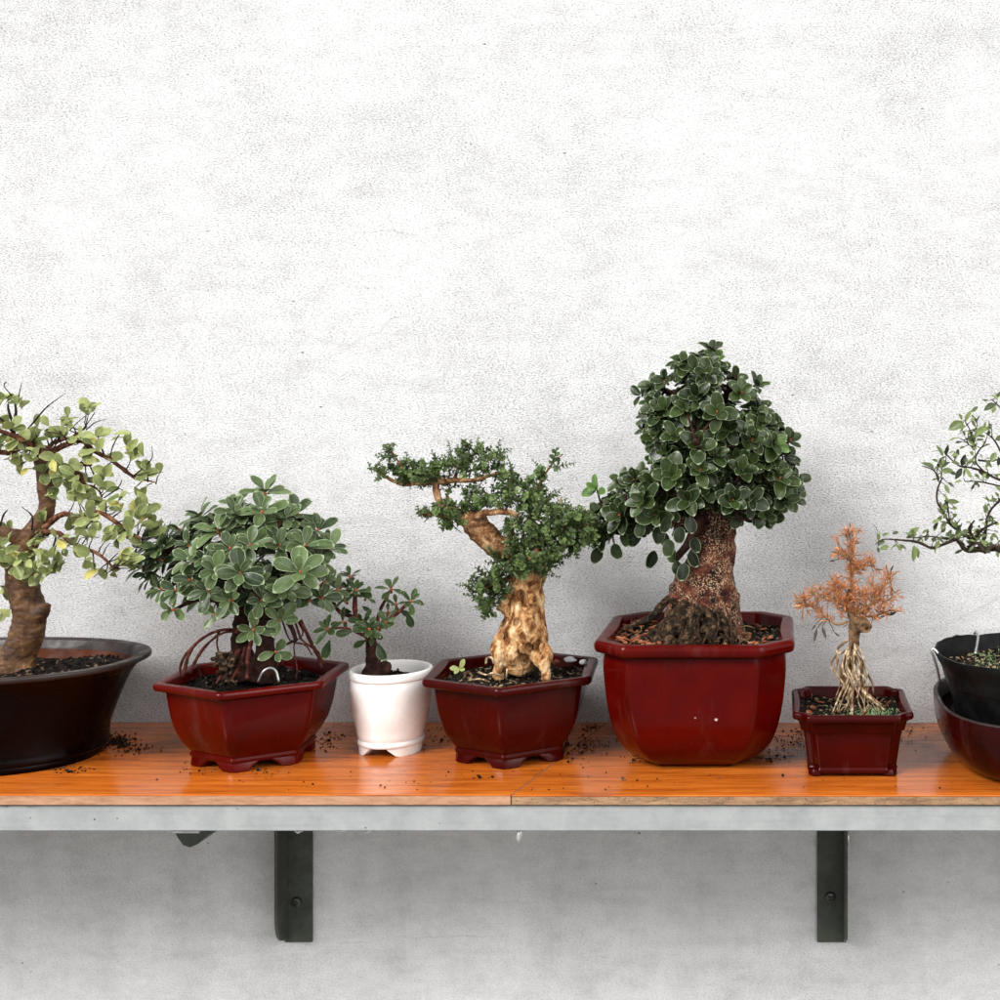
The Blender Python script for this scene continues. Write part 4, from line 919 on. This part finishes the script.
# ---- tree 5: thick speckled trunk with pale-edged leaf rosettes
d = 1.292
t5 = thing('bonsai_tree', P(700, 630, d), 'largest bonsai, with thick speckled reddish trunk and tall crown of pale-edged dark leaves', 'bonsai', 'bonsai trees standing in pots on the shelf')
m_ = MB()
for l in ([(702, 640, 0, 46), (703, 620, 0, 40), (704, 600, 0, 36), (706, 580, 0, 31), (711, 560, 0, 25), (716, 540, 0, 19.5), (719, 522, 0, 18.5), (717, 505, 0, 18), (712, 480, 0, 14), (708, 450, 0, 10), (706, 420, 0, 7), (705, 390, 0, 5)],
          [(733, 526, 0, 5), (731, 520, 0, 7), (726, 516, 0, 6)], [(716, 525, 0, 10), (690, 520, -.01, 8), (660, 518, -.02, 6), (630, 522, -.02, 4)], [(716, 500, 0, 10), (745, 485, -.01, 7), (770, 475, -.01, 5)],
          [(680, 620, -.008, 16), (672, 640, -.012, 12)], [(726, 615, -.004, 11), (729, 640, -.006, 9)]):
    pa, ra = smooth_path(pxpath(l, d), .004); m_.tube(pa, ra, 22)
# trunk flattened front to back a little so it fits the pot
remeshed(m_, .002, 3, lambda c, n: c + n * (.004 * noise.noise(c*38) + .0022 * noise.noise(c*120) + .0009 * noise.noise(c*420))).build('trunk', M['bark5'], t5)
m_ = MB()
rt = [[(690, 604, -.040, 3), (684, 605, -.042, 5), (672, 618, -.045, 5), (655, 632, -.045, 4), (640, 642, -.04, 3)], [(700, 606, -.040, 3.4), (698, 612, -.046, 5), (690, 630, -.052, 5), (682, 646, -.055, 4)], [(676, 600, -.034, 2.4), (668, 600, -.032, 4), (650, 618, -.03, 4), (630, 626, -.028, 3), (618, 634, -.02, 2)],
      [(705, 610, -.040, 3.2), (712, 620, -.046, 5), (712, 640, -.054, 4)], [(716, 610, -.034, 4), (726, 625, -.044, 4), (732, 645, -.05, 3)], [(686, 614, -.044, 3.4), (668, 632, -.052, 5), (650, 645, -.056, 4)], [(694, 608, -.042, 3.4), (676, 625, -.05, 6), (664, 645, -.056, 5)]]
for l in rt:
    pa, ra = smooth_path(pxpath(l, d), .003); m_.tube(pa, ra, 10)
for _ in range(520):
    x = max(652, min(728, random.gauss(690, 26))); hh = max(3, 40 - abs(x-695)*.55); f_ = random.random(); lump(m_, P(x, 648 - f_ * hh, d - .058 + .020*f_ + random.uniform(-.004, .006)), random.uniform(.0010, .0030))
remeshed(m_, .0015, 1, lambda c, n: c + n * (.0018 * noise.noise(c*170) + .0010 * noise.noise(c*460))).build('root_mound', M['bark5b'], t5)
m_ = MB()
for k in range(46):
    x = random.uniform(640, 755); y = random.uniform(622, 650); dd = -.058 + (650-y)*.0008
    pts = [(x, y, dd, .6)]
    for j in range(3): pts.append((pts[-1][0] + random.uniform(-9, 9), pts[-1][1] + random.uniform(-4, 5), dd + random.uniform(-.003, .003), .5))
    pa, ra = smooth_path(pxpath(pts, d), .003); m_.tube(pa, ra, 5)
tag(m_.build('fine_roots', M['bark6b'], t5), kind='stuff')
br5 = [[(712, 480, 0, 8), (680, 455, -.01, 5), (655, 440, -.01, 3)], [(710, 460, 0, 7), (740, 430, 0, 5), (765, 415, 0, 3)], [(706, 430, 0, 6), (680, 400, 0, 4), (655, 385, 0, 2.4)], [(706, 430, 0, 5), (725, 400, -.01, 4), (735, 375, -.01, 2.4)], [(705, 395, 0, 5), (690, 370, 0, 3), (685, 355, 0, 2)], [(705, 395, 0, 5), (714, 372, 0, 3), (716, 352, 0, 2)],
       [(712, 500, 0, 7), (690, 540, -.03, 5), (675, 560, -.035, 3)], [(700, 500, 0, 6), (670, 490, -.03, 4), (640, 500, -.04, 3), (610, 520, -.03, 2)], [(715, 480, 0, 6), (730, 500, -.04, 4), (740, 520, -.05, 2)], [(770, 475, -.01, 5), (790, 480, -.01, 3), (800, 490, 0, 2)], [(710, 470, -.02, 6), (700, 450, -.06, 4), (695, 440, -.08, 2)]]
for _ in range(20):
    x = random.uniform(666, 728); y = random.uniform(606, 626); ex = x + (x-708)*random.uniform(.1, .7) + random.uniform(-8, 8)
    m2 = MB(); pa, ra = smooth_path(pxpath([(x, y, -.036, 1.4), ((x+ex)/2 + random.uniform(-5, 5), (y+640)/2, -.050, 1.7), (ex, 644, -.057, 1)], d), .003); m2.tube(pa, [r*.7 for r in ra], 6, .4, x)
    m2.build('root', M['bark5c'], t5)
tubes('branch', br5, d, M['bark2'], t5, 8, .3, .005)
L5 = Leaves('round'); tm = MB(); buds = []; sk5 = along(br5, d, .006)
blobs5 = [(700, 386, 41, 36, .045), (690, 425, 56, 46, .06), (737, 442, 48, 50, .06), (762, 468, 36, 40, .05), (700, 470, 58, 38, .068), (662, 495, 46, 34, .052), (628, 515, 32, 28, .038), (607, 525, 16, 22, .024), (770, 495, 26, 24, .035), (735, 500, 30, 22, .055)]
ros5 = [(648, 415, 0, 7, 15), (645, 430, .01, 6, 14), (772, 425, .0, 7, 15), (788, 458, .0, 7, 15), (756, 385, .015, 6, 13), (795, 500, .01, 6, 14), (682, 364, -.01, 8, 15), (715, 362, -.012, 9, 16), (712, 350, 0, 7, 14), (655, 405, -.03, 7, 15), (652, 385, -.01, 6, 14), (697, 396, -.05, 8, 17), (742, 393, -.03, 8, 15), (717, 412, -.06, 8, 18), (665, 380, -.03, 7, 14), (735, 378, -.01, 6, 14), (752, 440, -.055, 9, 17), (775, 443, -.04, 9, 16), (655, 438, -.03, 7, 15), (675, 435, -.05, 8, 16), (697, 445, -.065, 7, 18), (672, 475, -.06, 9, 18), (643, 500, -.05, 9, 18), (688, 500, -.065, 9, 18), (620, 515, -.035, 9, 17), (596, 490, .0, 6, 15), (733, 500, -.065, 9, 18), (742, 470, -.06, 7, 17), (780, 478, -.045, 8, 17), (785, 500, -.03, 7, 15), (604, 535, -.02, 7, 16), (598, 525, -.01, 6, 14), (635, 480, -.03, 7, 15), (622, 480, -.01, 6, 14), (665, 465, -.03, 7, 15), (790, 440, -.0, 6, 13), (798, 480, .01, 4, 14), (640, 395, 0, 5, 12), (705, 375, -.04, 7, 15), (760, 415, -.02, 7, 14), (700, 470, -.068, 8, 18), (655, 515, -.045, 7, 17), (716, 455, -.06, 6, 17), (752, 500, -.06, 6, 15), (765, 515, -.04, 5, 14)]
ctr5 = P(705, 460, d + .01)
for px, py, dd, n, L in ros5: do_ros(L5, tm, buds if random.random() < .35 else None, [(px, py, dd, n, L*.98)], d, P(700, max(400, min(500, py + 20)), d + .01), sk5, .80, (18, 82), .55, .0016, .7)
for (px, py, rx, ry, rz) in blobs5:
    for _ in range(int(rx * ry * .019)):
        v = rv(); v.y = -abs(v.y) if random.random() < .55 else v.y
        f = random.uniform(.62, .96)
        do_ros(L5, tm, None, [(px + rx*v.x*f, py - ry*v.z*f, rz*v.y*f, random.randint(6, 8), random.uniform(11.5, 15.5))], d, P(px, py + 6, d), sk5, .82, (18, 84), .35, .0016, .3)
# drooping leaves under the crown beside the trunk
for px, py, dd, L in [(658, 535, -.04, 20), (655, 560, -.04, 20), (668, 548, -.05, 19), (680, 535, -.055, 18), (690, 560, -.045, 18), (684, 572, -.045, 19), (672, 555, -.04, 18), (694, 545, -.045, 17), (622, 540, -.03, 17), (614, 552, -.02, 18), (600, 556, -.015, 19), (640, 530, -.04, 16), (760, 520, -.04, 15), (750, 512, -.05, 15), (775, 520, -.03, 14), (690, 525, -.05, 18), (668, 525, -.05, 18), (676, 568, -.04, 16), (664, 540, -.03, 16)]:
    t = (Vector((random.uniform(-.6, .5), -.25, -1))).normalized(); L *= .92; L5.add(P(px, py - L*.5, d+dd), t, FR + rv()*.6, L*d/F, L*.74*d/F, .08, .15, random.random()*.5)
tag(tm.build('twigs', M['bark2'], t5), kind='stuff'); mkbuds(buds, t5); L5.build('crown', M['leaf5'], t5)
# loose bark chips on the soil of the octagonal pot
m_ = MB(); rc = random.Random(9)
def chips(m_, lst, rc, s=(.003, .008)):
    for px, py, dd in lst:
        c_ = P(px, py, dd); L = rc.uniform(*s); Wd = L * rc.uniform(.35, .6); q = Quaternion((rc.random(), rc.random()-.5, rc.random()-.5, rc.random()-.5)).normalized()
        pts = [Vector((math.cos(a)*L*rc.uniform(.8, 1.1), math.sin(a)*Wd*rc.uniform(.7, 1.2), rc.uniform(-.0008, .0008))) for a in [k*2*math.pi/7 for k in range(7)]]
        n = 7; vv = [c_ + q @ p for p in pts] + [c_ + q @ (p*.86 + Vector((0, 0, .0012))) for p in pts]
        m_.add(vv, [tuple(reversed(range(n))), tuple(range(n, 2*n))] + [(i, (i+1) % n, n+(i+1) % n, n+i) for i in range(n)])
chips(m_, [(rc.uniform(612, 660), rc.uniform(614, 643), None) for _ in range(0)], rc)
lst = []
for _ in range(64):
    x = rc.uniform(-.080, -.035); y = rc.uniform(-.075, .07); lst.append((x, y))
for _ in range(16): lst.append((rc.uniform(.03, .08), rc.uniform(-.075, .04)))
for x, y in lst:
    L = rc.uniform(.003, .0085); Wd = L * rc.uniform(.3, .55); c_ = Vector((c5[0]+x, c5[1]+y, .1205 + rc.uniform(-.001, .003))); q = Quaternion((1, rc.uniform(-.35, .35), rc.uniform(-.35, .35), rc.uniform(-2, 2))).normalized()
    n = 7; pts = [Vector((math.cos(a)*L*rc.uniform(.8, 1.1), math.sin(a)*Wd*rc.uniform(.7, 1.2), rc.uniform(-.0006, .0006))) for a in [k*2*math.pi/7 for k in range(7)]]
    m_.add([c_ + q @ p for p in pts] + [c_ + q @ (p*.86 + Vector((0, 0, .0014))) for p in pts], [tuple(reversed(range(n))), tuple(range(n, 2*n))] + [(i, (i+1) % n, n+(i+1) % n, n+i) for i in range(n)])
tag(m_.build('bark_mulch', M['chip'], smooth=False), 'orange brown bark chips scattered on the soil of the tall octagonal pot', 'bark mulch', kind='stuff')

# ---- tree 6: small dried orange bonsai
d = 1.25
t6 = thing('bonsai_tree', P(850, 705, d), 'small bonsai with dried orange leaves, a sawn knob and pale stringy exposed roots', 'bonsai', 'bonsai trees standing in pots on the shelf')
m_ = MB()
for l in ([(850, 690, 0, 6), (846, 672, 0, 7), (849, 658, 0, 6), (854, 645, 0, 5.2), (854, 634, 0, 5.6), (857, 626, 0, 6.4)], [(855, 630, 0, 7), (858, 624, 0, 8), (864, 626, -.006, 7.5)], [(864, 626, -.006, 6.5), (866, 627, -.014, 6.2)], [(856, 626, 0, 6), (853, 619, 0, 4.5), (850, 612, 0, 3.4)]):
    pa, ra = smooth_path(pxpath(l, d), .002); m_.tube(pa, ra, 16)
kh = P(866, 627, d)
def d6(c, n):
    q = c + n * (.0010 * noise.noise(c*200) + .0006 * noise.noise(c*520)); e = math.hypot(c.x-kh.x, c.z-kh.z)
    if c.y < kh.y - .006 and e < .004: q.y += .004 / (1 + math.exp((e-.0019)/.0003))
    return q
remeshed(m_, .0010, 2, d6).build('trunk', M['bark6b'], t6)
r6 = [[(848, 640, -.006, 2.2), (840, 650, -.008, 2), (835, 660, -.010, 2), (836, 673, -.012, 2), (842, 684, -.016, 1.8), (840, 698, -.02, 1.5), (832, 714, -.03, 1.2)], [(852, 642, -.008, 2.2), (848, 656, -.012, 2.2), (849, 670, -.014, 2.2), (853, 684, -.018, 2), (851, 700, -.022, 1.8), (852, 715, -.03, 1.6)],
      [(855, 646, -.008, 2.2), (852, 660, -.014, 2.2), (857, 676, -.016, 2.2), (865, 690, -.018, 2.2), (873, 700, -.024, 2), (884, 710, -.030, 1.5)], [(857, 645, -.004, 2), (861, 660, -.006, 2), (864, 675, -.01, 1.8), (866, 690, -.012, 1.8), (874, 700, -.016, 1.5), (882, 705, -.02, 1)],
      [(858, 655, 0, 1.6), (866, 668, 0, 1.6), (871, 676, 0, 1.6), (874, 684, 0, 1.6), (873, 695, 0, 1.4)], [(850, 645, -.004, 2.4), (842, 658, -.008, 2.2), (843, 670, -.012, 2.2), (847, 680, -.014, 1.8), (846, 700, -.02, 1.4)], [(847, 650, 0, 1.6), (838, 656, .0, 1.6), (833, 668, .0, 1.4), (838, 680, .0, 1.4), (835, 700, .0, 1)],
      [(853, 650, -.01, 2), (859, 664, -.014, 2), (860, 680, -.016, 1.8), (858, 700, -.02, 1.5)], [(851, 652, -.01, 1.8), (845, 664, -.016, 1.8), (851, 676, -.018, 1.8), (857, 688, -.02, 1.6), (862, 702, -.024, 1.3), (866, 714, -.03, 1)], [(855, 655, -.004, 1.8), (866, 672, -.008, 1.6), (861, 688, -.008, 1.6), (867, 700, -.012, 1.4)]]
for _ in range(16):
    x = random.uniform(849, 858); l = [(x, random.uniform(636, 656), random.uniform(-.010, .0), random.uniform(.7, 1.1))]
    ex = random.uniform(832, 882)
    for k in range(1, 6): l.append((x + (ex-x)*(k/5)**1.4 + random.uniform(-4.5, 4.5), l[0][1] + (712-l[0][1])*k/5, -.006 - .018*k/5 + random.uniform(-.003, .003), random.uniform(.5, 1.0)))
    r6.append(l)
r6 = [[(a_ + (random.uniform(-2.6, 2.6) if 0 < i_ < len(l)-1 else 0), b_ + (random.uniform(-1.5, 1.5) if 0 < i_ < len(l)-1 else 0), c_, r_*.66) for i_, (a_, b_, c_, r_) in enumerate(l)] for l in r6]
tubes('root', r6, d, M['bark6'], t6, 8, .4, .002, 300)
br6 = [[(852, 618, 0, 2.8), (846, 606, -.004, 2.2), (840, 598, -.006, 1.8), (836, 585, -.006, 1.3)], [(852, 616, 0, 2.4), (862, 610, -.004, 2.2), (874, 600, -.004, 1.7), (884, 588, -.004, 1.2), (890, 575, -.004, .8)], [(850, 612, 0, 3), (848, 598, .004, 2.6), (852, 582, .004, 2.2), (850, 568, .004, 1.8), (853, 555, .002, 1.3), (850, 540, 0, .9), (849, 532, 0, .6)],
       [(848, 622, 0, 2), (836, 624, -.006, 1.6), (822, 614, -.008, 1.3), (810, 606, -.008, 1), (801, 604, -.008, .7)], [(858, 617, 0, 1.6), (872, 616, .002, 1.3), (885, 612, .004, 1), (893, 610, .004, .7)], [(851, 572, .004, 1.4), (862, 566, 0, 1.1), (874, 566, 0, .8)], [(845, 606, -.004, 1.4), (830, 600, -.01, 1.1), (818, 596, -.01, .8), (812, 594, -.01, .5)],
       [(840, 598, -.004, 1.3), (834, 586, 0, 1), (832, 578, 0, .7)], [(850, 600, 0, 1.3), (862, 596, -.01, 1), (872, 586, -.01, .7)], [(852, 560, 0, 1.1), (844, 556, -.004, .8), (840, 550, -.004, .6)], [(876, 600, 0, 1.1), (888, 600, 0, .8), (894, 592, 0, .5)]]
tubes('branch', [[(a_ + random.uniform(-1, 1), b_, c_, r_*.7) for a_, b_, c_, r_ in l] for l in br6], d, M['bark6c'], t6, 7, .3, .002)
L6 = Leaves('lance', False); st = MB()
for p, t, r in along(br6, d, .0016):
    if p.z < P(0, 622, d).z: continue
    for q in range(3 if random.random() < .75 else 2):
        o_ = rv(); o_ = (o_ - t * o_.dot(t)).normalized(); tt = (o_ * .8 + t * .55 + UP*.25).normalized()
        L6.add(p + o_*r, tt, t + rv()*.6, random.uniform(.0060, .0095), random.uniform(.0009, .0015), random.uniform(-.2, .2), .35)
sk6 = [s_ for s_ in along(br6, d, .003) if s_[0].z > P(0, 618, d).z]
for _ in range(230):
    p, t, r = random.choice(sk6); dv = (rv()*Vector((1, .7, 1)) + UP*.55 + t*.2).normalized(); L = random.uniform(.006, .014); e = p + dv*L
    st.tube([p, p + dv*L*.5 + rv()*.0006, e], [.0006, .0005, .0003], 5)
    for k in range(random.randint(5, 9)):
        f = random.uniform(.3, 1); o_ = rv(); tt = (o_*.7 + dv*.75).normalized(); L6.add(p.lerp(e, f), tt, rv(), random.uniform(.005, .0085), random.uniform(.0008, .0014), random.uniform(-.2, .2), .35)
tag(st.build('twigs', M['bark6c'], t6), kind='stuff'); L6.build('crown', M['leaf6'], t6)
L6d = Leaves('lance', False); wt = MB()
for px, py, t, L in [(849, 536, (-.2, 0, 1), 8), (848, 538, (-.6, 0, 1), 7), (851, 538, (.5, 0, 1), 7), (888, 573, (-.3, 0, 1), 9), (890, 572, (.5, 0, 1), 8), (817, 628, (-.2, 0, -1), 15), (822, 626, (.3, 0, -1), 14), (816, 624, (-.4, 0, -.6), 8), (834, 632, (.7, 0, -.6), 8), (897, 612, (-.8, 0, -.3), 14), (886, 615, (-.9, 0, -.5), 10), (801, 604, (-1, 0, .1), 6), (804, 598, (-.2, 0, 1), 7), (836, 560, (-.7, 0, -.2), 7), (838, 553, (-.9, 0, .2), 6), (876, 570, (1, 0, .1), 7)]:
    q_ = P(px, py, d); L6d.add(q_, t, FR, L/1000, L*.25/1000, .1, .3)
    nr_ = min(sk6, key=lambda s_: (s_[0]-q_).length)[0]; wt.tube([nr_, (nr_+q_)/2 + rv()*.001, q_], [.0006, .0005, .0004], 5)
L6d.build('withered_leaves', M['leaf6d'], t6); tag(wt.build('twigs', M['bark6b'], t6), kind='stuff')
# moss on the small pot's soil
Lm = Leaves('round', False)
for _ in range(420):
    x = random.gauss(.020, .014); y = random.gauss(-.030, .012); Lm.add((c6[0]+x, c6[1]+max(-.043, y), .0555+random.uniform(-.001, .0035)), rv()+UP*.8, rv(), random.uniform(.0012, .0032), random.uniform(.0006, .0014), .1, .2)
tag(Lm.build('moss', M['moss'], None), 'pale green moss patch around the roots in the small rectangular pot', 'moss', kind='stuff')
m_ = MB(); rc = random.Random(4)
for x, y, L in ((.036, -.005, .008), (.030, .004, .006), (-.038, -.01, .006), (-.03, .01, .006), (.012, -.035, .004), (-.042, -.03, .007)):
    c_ = Vector((c6[0]+x, c6[1]+y, .0575)); q = Quaternion((1, rc.uniform(-.4, .4), rc.uniform(-.6, .6), rc.uniform(-1, 1))).normalized(); n = 7
    pts = [Vector((math.cos(a)*L, math.sin(a)*L*.45, 0)) for a in [k*2*math.pi/7 for k in range(7)]]
    m_.add([c_ + q @ p for p in pts] + [c_ + q @ (p*.86 + Vector((0, 0, .0012))) for p in pts], [tuple(reversed(range(n))), tuple(range(n, 2*n))] + [(i, (i+1) % n, n+(i+1) % n, n+i) for i in range(n)])
tag(m_.build('dry_leaf_litter', M['chip'], smooth=False), 'dry brown leaf bits on the soil of the small rectangular pot', 'leaf litter', kind='stuff')

# ---- tree 7: sparse twiggy bonsai at the right edge
d = 1.27
t7 = thing('bonsai_tree', P(1062, 665, d), 'sparse bonsai with thin dark twigs and narrow leaves above the black pot', 'bonsai', 'bonsai trees standing in pots on the shelf')
m_ = MB()
for l in ([(1062, 672, 0, 16), (1060, 650, 0, 12), (1054, 625, 0, 10), (1056, 600, 0, 9), (1066, 575, 0, 8), (1060, 550, 0, 7), (1050, 520, 0, 5), (1048, 490, 0, 4), (1040, 460, 0, 3)],):
    pa, ra = smooth_path(pxpath(l, d), .003); m_.tube(pa, ra, 16)
remeshed(m_, .0018, 2, lambda c, n: c + n * (.0018 * noise.noise(c*90) + .0008 * noise.noise(c*300))).build('trunk', M['bark2'], t7)
br7 = [[(1058, 558, 0, 5), (1030, 555, -.01, 4.6), (1010, 549, -.012, 4), (994, 547, -.012, 3.8), (980, 549, -.01, 3.6), (966, 548, -.01, 2.8), (958, 541, -.01, 2.2), (946, 545, -.01, 1.8), (932, 547, -.01, 1.8), (918, 543, -.012, 1.7), (900, 541, -.012, 1.2), (884, 540, -.012, .8), (876, 543, -.012, .5)],
       [(960, 538, -.01, 1.4), (946, 538, -.01, 1.1), (930, 537, -.01, .9), (915, 537, -.01, .7)], [(972, 540, -.01, 2.2), (960, 532, -.01, 1.8), (950, 524, -.008, 1.5), (942, 513, -.006, 1.4), (938, 500, -.006, 1.3), (938, 488, -.006, 1.2), (941, 477, -.006, 1)],
       [(950, 524, -.01, 1), (949, 512, -.012, .9), (948, 500, -.012, .6)], [(938, 480, -.006, 1.1), (933, 470, -.006, .9), (924, 465, -.008, .6)], [(941, 478, -.006, .9), (942, 468, -.006, .7), (938, 464, -.006, .5)],
       [(985, 534, -.01, 2), (990, 515, -.01, 1.6), (1000, 502, -.01, 1.4), (1012, 488, 0, 1.4), (1040, 470, 0, 2)], [(975, 540, -.01, 2), (968, 528, -.02, 1.4), (975, 520, -.03, 1)], [(972, 541, -.01, 2.2), (985, 530, -.02, 1.6), (996, 522, -.03, 1.2)],
       [(1046, 490, 0, 3), (1020, 482, -.005, 2.2), (1000, 478, -.008, 1.8), (985, 473, -.008, 1.5), (970, 469, -.008, 1.3), (960, 466, -.01, 1.1), (950, 457, -.01, .9), (944, 452, -.01, .7)], [(1000, 486, 0, 1), (985, 484, 0, .9), (975, 482, 0, .8), (966, 481, 0, .6)],
       [(984, 472, -.008, 1.2), (976, 462, -.01, 1), (978, 452, -.01, 1), (984, 443, -.01, .8), (990, 432, -.01, .5)], [(978, 460, 0, 1.4), (990, 461, 0, 1.2), (1000, 458, 0, .8)], [(976, 448, -.01, 1), (972, 438, -.01, .9), (968, 428, -.01, .7), (965, 420, -.01, .5)], [(974, 448, -.01, .8), (968, 444, -.01, .6), (963, 441, -.01, .4)],
       [(1010, 470, 0, 1.4), (1000, 450, 0, 1.2), (992, 440, 0, 1), (986, 433, 0, .6)], [(992, 438, 0, .8), (993, 430, 0, .6), (991, 424, 0, .4)], [(1040, 440, 0, 2), (1015, 420, 0, 1.4), (1000, 408, 0, 1), (994, 400, 0, .6)], [(973, 430, -.01, .8), (974, 433, -.01, .7), (978, 428, -.01, .5)],
       [(968, 547, -.01, 2), (976, 544, -.02, 2), (984, 552, -.02, 2.6), (992, 545, -.02, 2.4), (1000, 551, -.015, 2.4), (1008, 545, -.01, 2)], [(1046, 500, 0, 2.4), (1070, 480, 0, 2), (1095, 470, 0, 1.4)], [(1060, 560, 0, 3), (1090, 550, 0, 2.4), (1125, 548, 0, 1.4)], [(1044, 470, 0, 2), (1055, 440, 0, 1.6), (1050, 415, 0, 1)]]
br7 = [[(a_ + (random.uniform(-1.6, 1.6) if i_ else 0), b_ + (random.uniform(-1.6, 1.6) if i_ else 0), c_, r_*.85) for i_, (a_, b_, c_, r_) in enumerate(l)] for l in br7]
tubes('branch', br7, d, M['greentwig'], t7, 7, .35, .003)
L7 = Leaves('lance')
fx = [(878, 533, (-.3, 0, 1), 11), (878, 541, (.1, 0, .9), 9), (882, 536, (.8, 0, .5), 8), (892, 534, (.9, 0, .4), 8), (889, 546, (-.9, 0, -.5), 10), (898, 544, (-.9, 0, -.6), 10), (903, 545, (-.7, 0, -.8), 7), (908, 537, (.6, 0, .8), 16), (906, 538, (.9, 0, .35), 10), (914, 545, (.05, 0, -1), 17), (916, 547, (.2, 0, -1), 12), (922, 534, (.5, 0, .5), 9), (925, 541, (.2, 0, .4), 9), (885, 541, (-.9, 0, -.3), 9), (946, 501, (1, 0, -.05), 14), (948, 504, (-.3, 0, .9), 8),
      (942, 512, (.3, 0, 1), 12), (940, 520, (-.8, 0, -.2), 9), (938, 522, (-.5, 0, -.8), 9), (936, 524, (-.2, 0, -1), 8), (936, 470, (-1, 0, .4), 17), (934, 468, (-.8, 0, .6), 14), (942, 466, (.9, 0, .4), 10), (941, 472, (1, 0, .2), 14), (948, 472, (1, 0, -.1), 12), (938, 462, (-.8, 0, .4), 7), (943, 456, (-.5, -.1, 1), 13), (945, 455, (.2, -.4, 1), 12), (944, 458, (-.5, -.2, -1), 11), (940, 451, (-1, 0, .0), 10), (951, 456, (.9, -.2, .2), 9),
      (962, 466, (.1, -.4, 1), 13), (960, 464, (-.9, -.3, .3), 10), (962, 468, (-.7, -.3, -.8), 14), (964, 468, (.7, -.4, -.8), 13), (966, 464, (.9, -.2, .4), 9), (965, 422, (.35, -.4, 1), 15), (964, 422, (-1, 0, -.5), 18), (965, 425, (-.6, -.4, -.2), 9), (972, 412, (.7, 0, .7), 9), (962, 420, (-.3, 0, 1), 8), (974, 434, (.9, 0, .4), 16), (976, 436, (.9, 0, -.1), 10), (976, 437, (-.5, 0, -.7), 8), (984, 428, (.3, 0, 1), 7), (996, 404, (-.9, 0, -.4), 14), (998, 400, (-.5, 0, .6), 9), (997, 398, (.4, -.2, .6), 8),
      (990, 444, (-.9, 0, -.3), 9), (995, 440, (.7, 0, .3), 12), (996, 452, (-.4, -.3, -1), 12), (984, 476, (-.6, -.3, .8), 9), (986, 472, (-.4, -.3, -.5), 10), (992, 468, (-.6, 0, .8), 12), (998, 466, (.2, 0, .9), 10), (962, 481, (-1, 0, .05), 8), (974, 484, (-.3, 0, -1), 7), (974, 480, (-.3, 0, .8), 7)]
for px, py, t, L in fx:
    L7.add(P(px, py, d - .012 + random.uniform(-.008, .008)), Vector(t) + rv()*.12 , FR*random.uniform(.3, 1) + UP*.6 + rv()*.45, L*.98*d/F, L*random.uniform(.36, .56)*d/F, random.uniform(0, .3), .3)
st = MB()
for p, t, r in along(br7, d, .005):
    if p.x > P(1010, 0, d).x: pr_ = .5
    elif p.z < P(0, 500, d).z and p.x > P(945, 0, d).x: pr_ = 1
    else: pr_ = .42
    if random.random() < pr_:
        for _ in range(random.randint(1, 3)):
            dv = (rv() + UP*.4 + FR*.3).normalized(); e = p + dv*random.uniform(.002, .009); st.tube([p, (p+e)/2, e], [.0005, .00045, .0003], 5)
            L7.add(e, (dv + rv()*.5), FR*.6 + UP*.6 + rv()*.5, random.uniform(.005, .0115), random.uniform(.0024, .0052), random.uniform(0, .3), .3)
tag(st.build('twigs', M['greentwig'], t7), kind='stuff'); L7.build('crown', M['leaf7'], t7)
# ground cover on the plastic pot's soil
Lm = Leaves('round', False)
for _ in range(1500):
    a = random.uniform(0, 6.28); f = math.sqrt(random.random())*.85; x, y = .152*f*math.cos(a), .106*f*math.sin(a)
    if noise.noise(Vector((x*45, y*45, 2))) < -.05: continue
    Lm.add((c7b[0]+x, c7b[1]+y, c7b[2]+.0865+random.uniform(-.001, .004)), rv()+UP*.6, rv(), random.uniform(.002, .005), random.uniform(.0008, .002), .1, .2)
tag(Lm.build('moss', M['moss'], None), 'pale moss and litter on the soil of the black plastic pot', 'moss', kind='stuff')

# ---------------------------------------------------------------- spilled soil on the shelf
m_ = MB(); rc = random.Random(21)
for px, py, sx_, sy_, n in [(118, 742, 11, 5, 300), (128, 748, 18, 7, 120), (592, 745, 18, 7, 90), (410, 745, 12, 8, 50), (330, 738, 14, 7, 45), (322, 748, 16, 7, 30), (640, 758, 12, 4, 60), (790, 742, 22, 8, 80), (772, 757, 20, 5, 70), (805, 735, 12, 6, 50), (910, 735, 14, 12, 26), (200, 768, 22, 8, 30), (260, 772, 20, 6, 26), (590, 728, 6, 3, 60), (500, 780, 300, 10, 70), (70, 770, 20, 4, 60), (445, 735, 20, 8, 40), (575, 755, 14, 8, 40)]:
    for _ in range(n):
        x, y = rc.gauss(px, sx_*.6), rc.gauss(py, sy_*.6); y = max(724, min(790, y)); dd = H*F/(y-HY)
        p = P(x, y, dd); r = rc.uniform(.0003, .0013) * (1 if rc.random() < .9 else 1.8); lump(m_, (p.x, p.y, r*.5), r, rc, .8)
tag(m_.build('spilled_soil', M['soil'], smooth=False), 'dark crumbs of spilled soil scattered on the orange shelf between the pots', 'soil', kind='stuff')
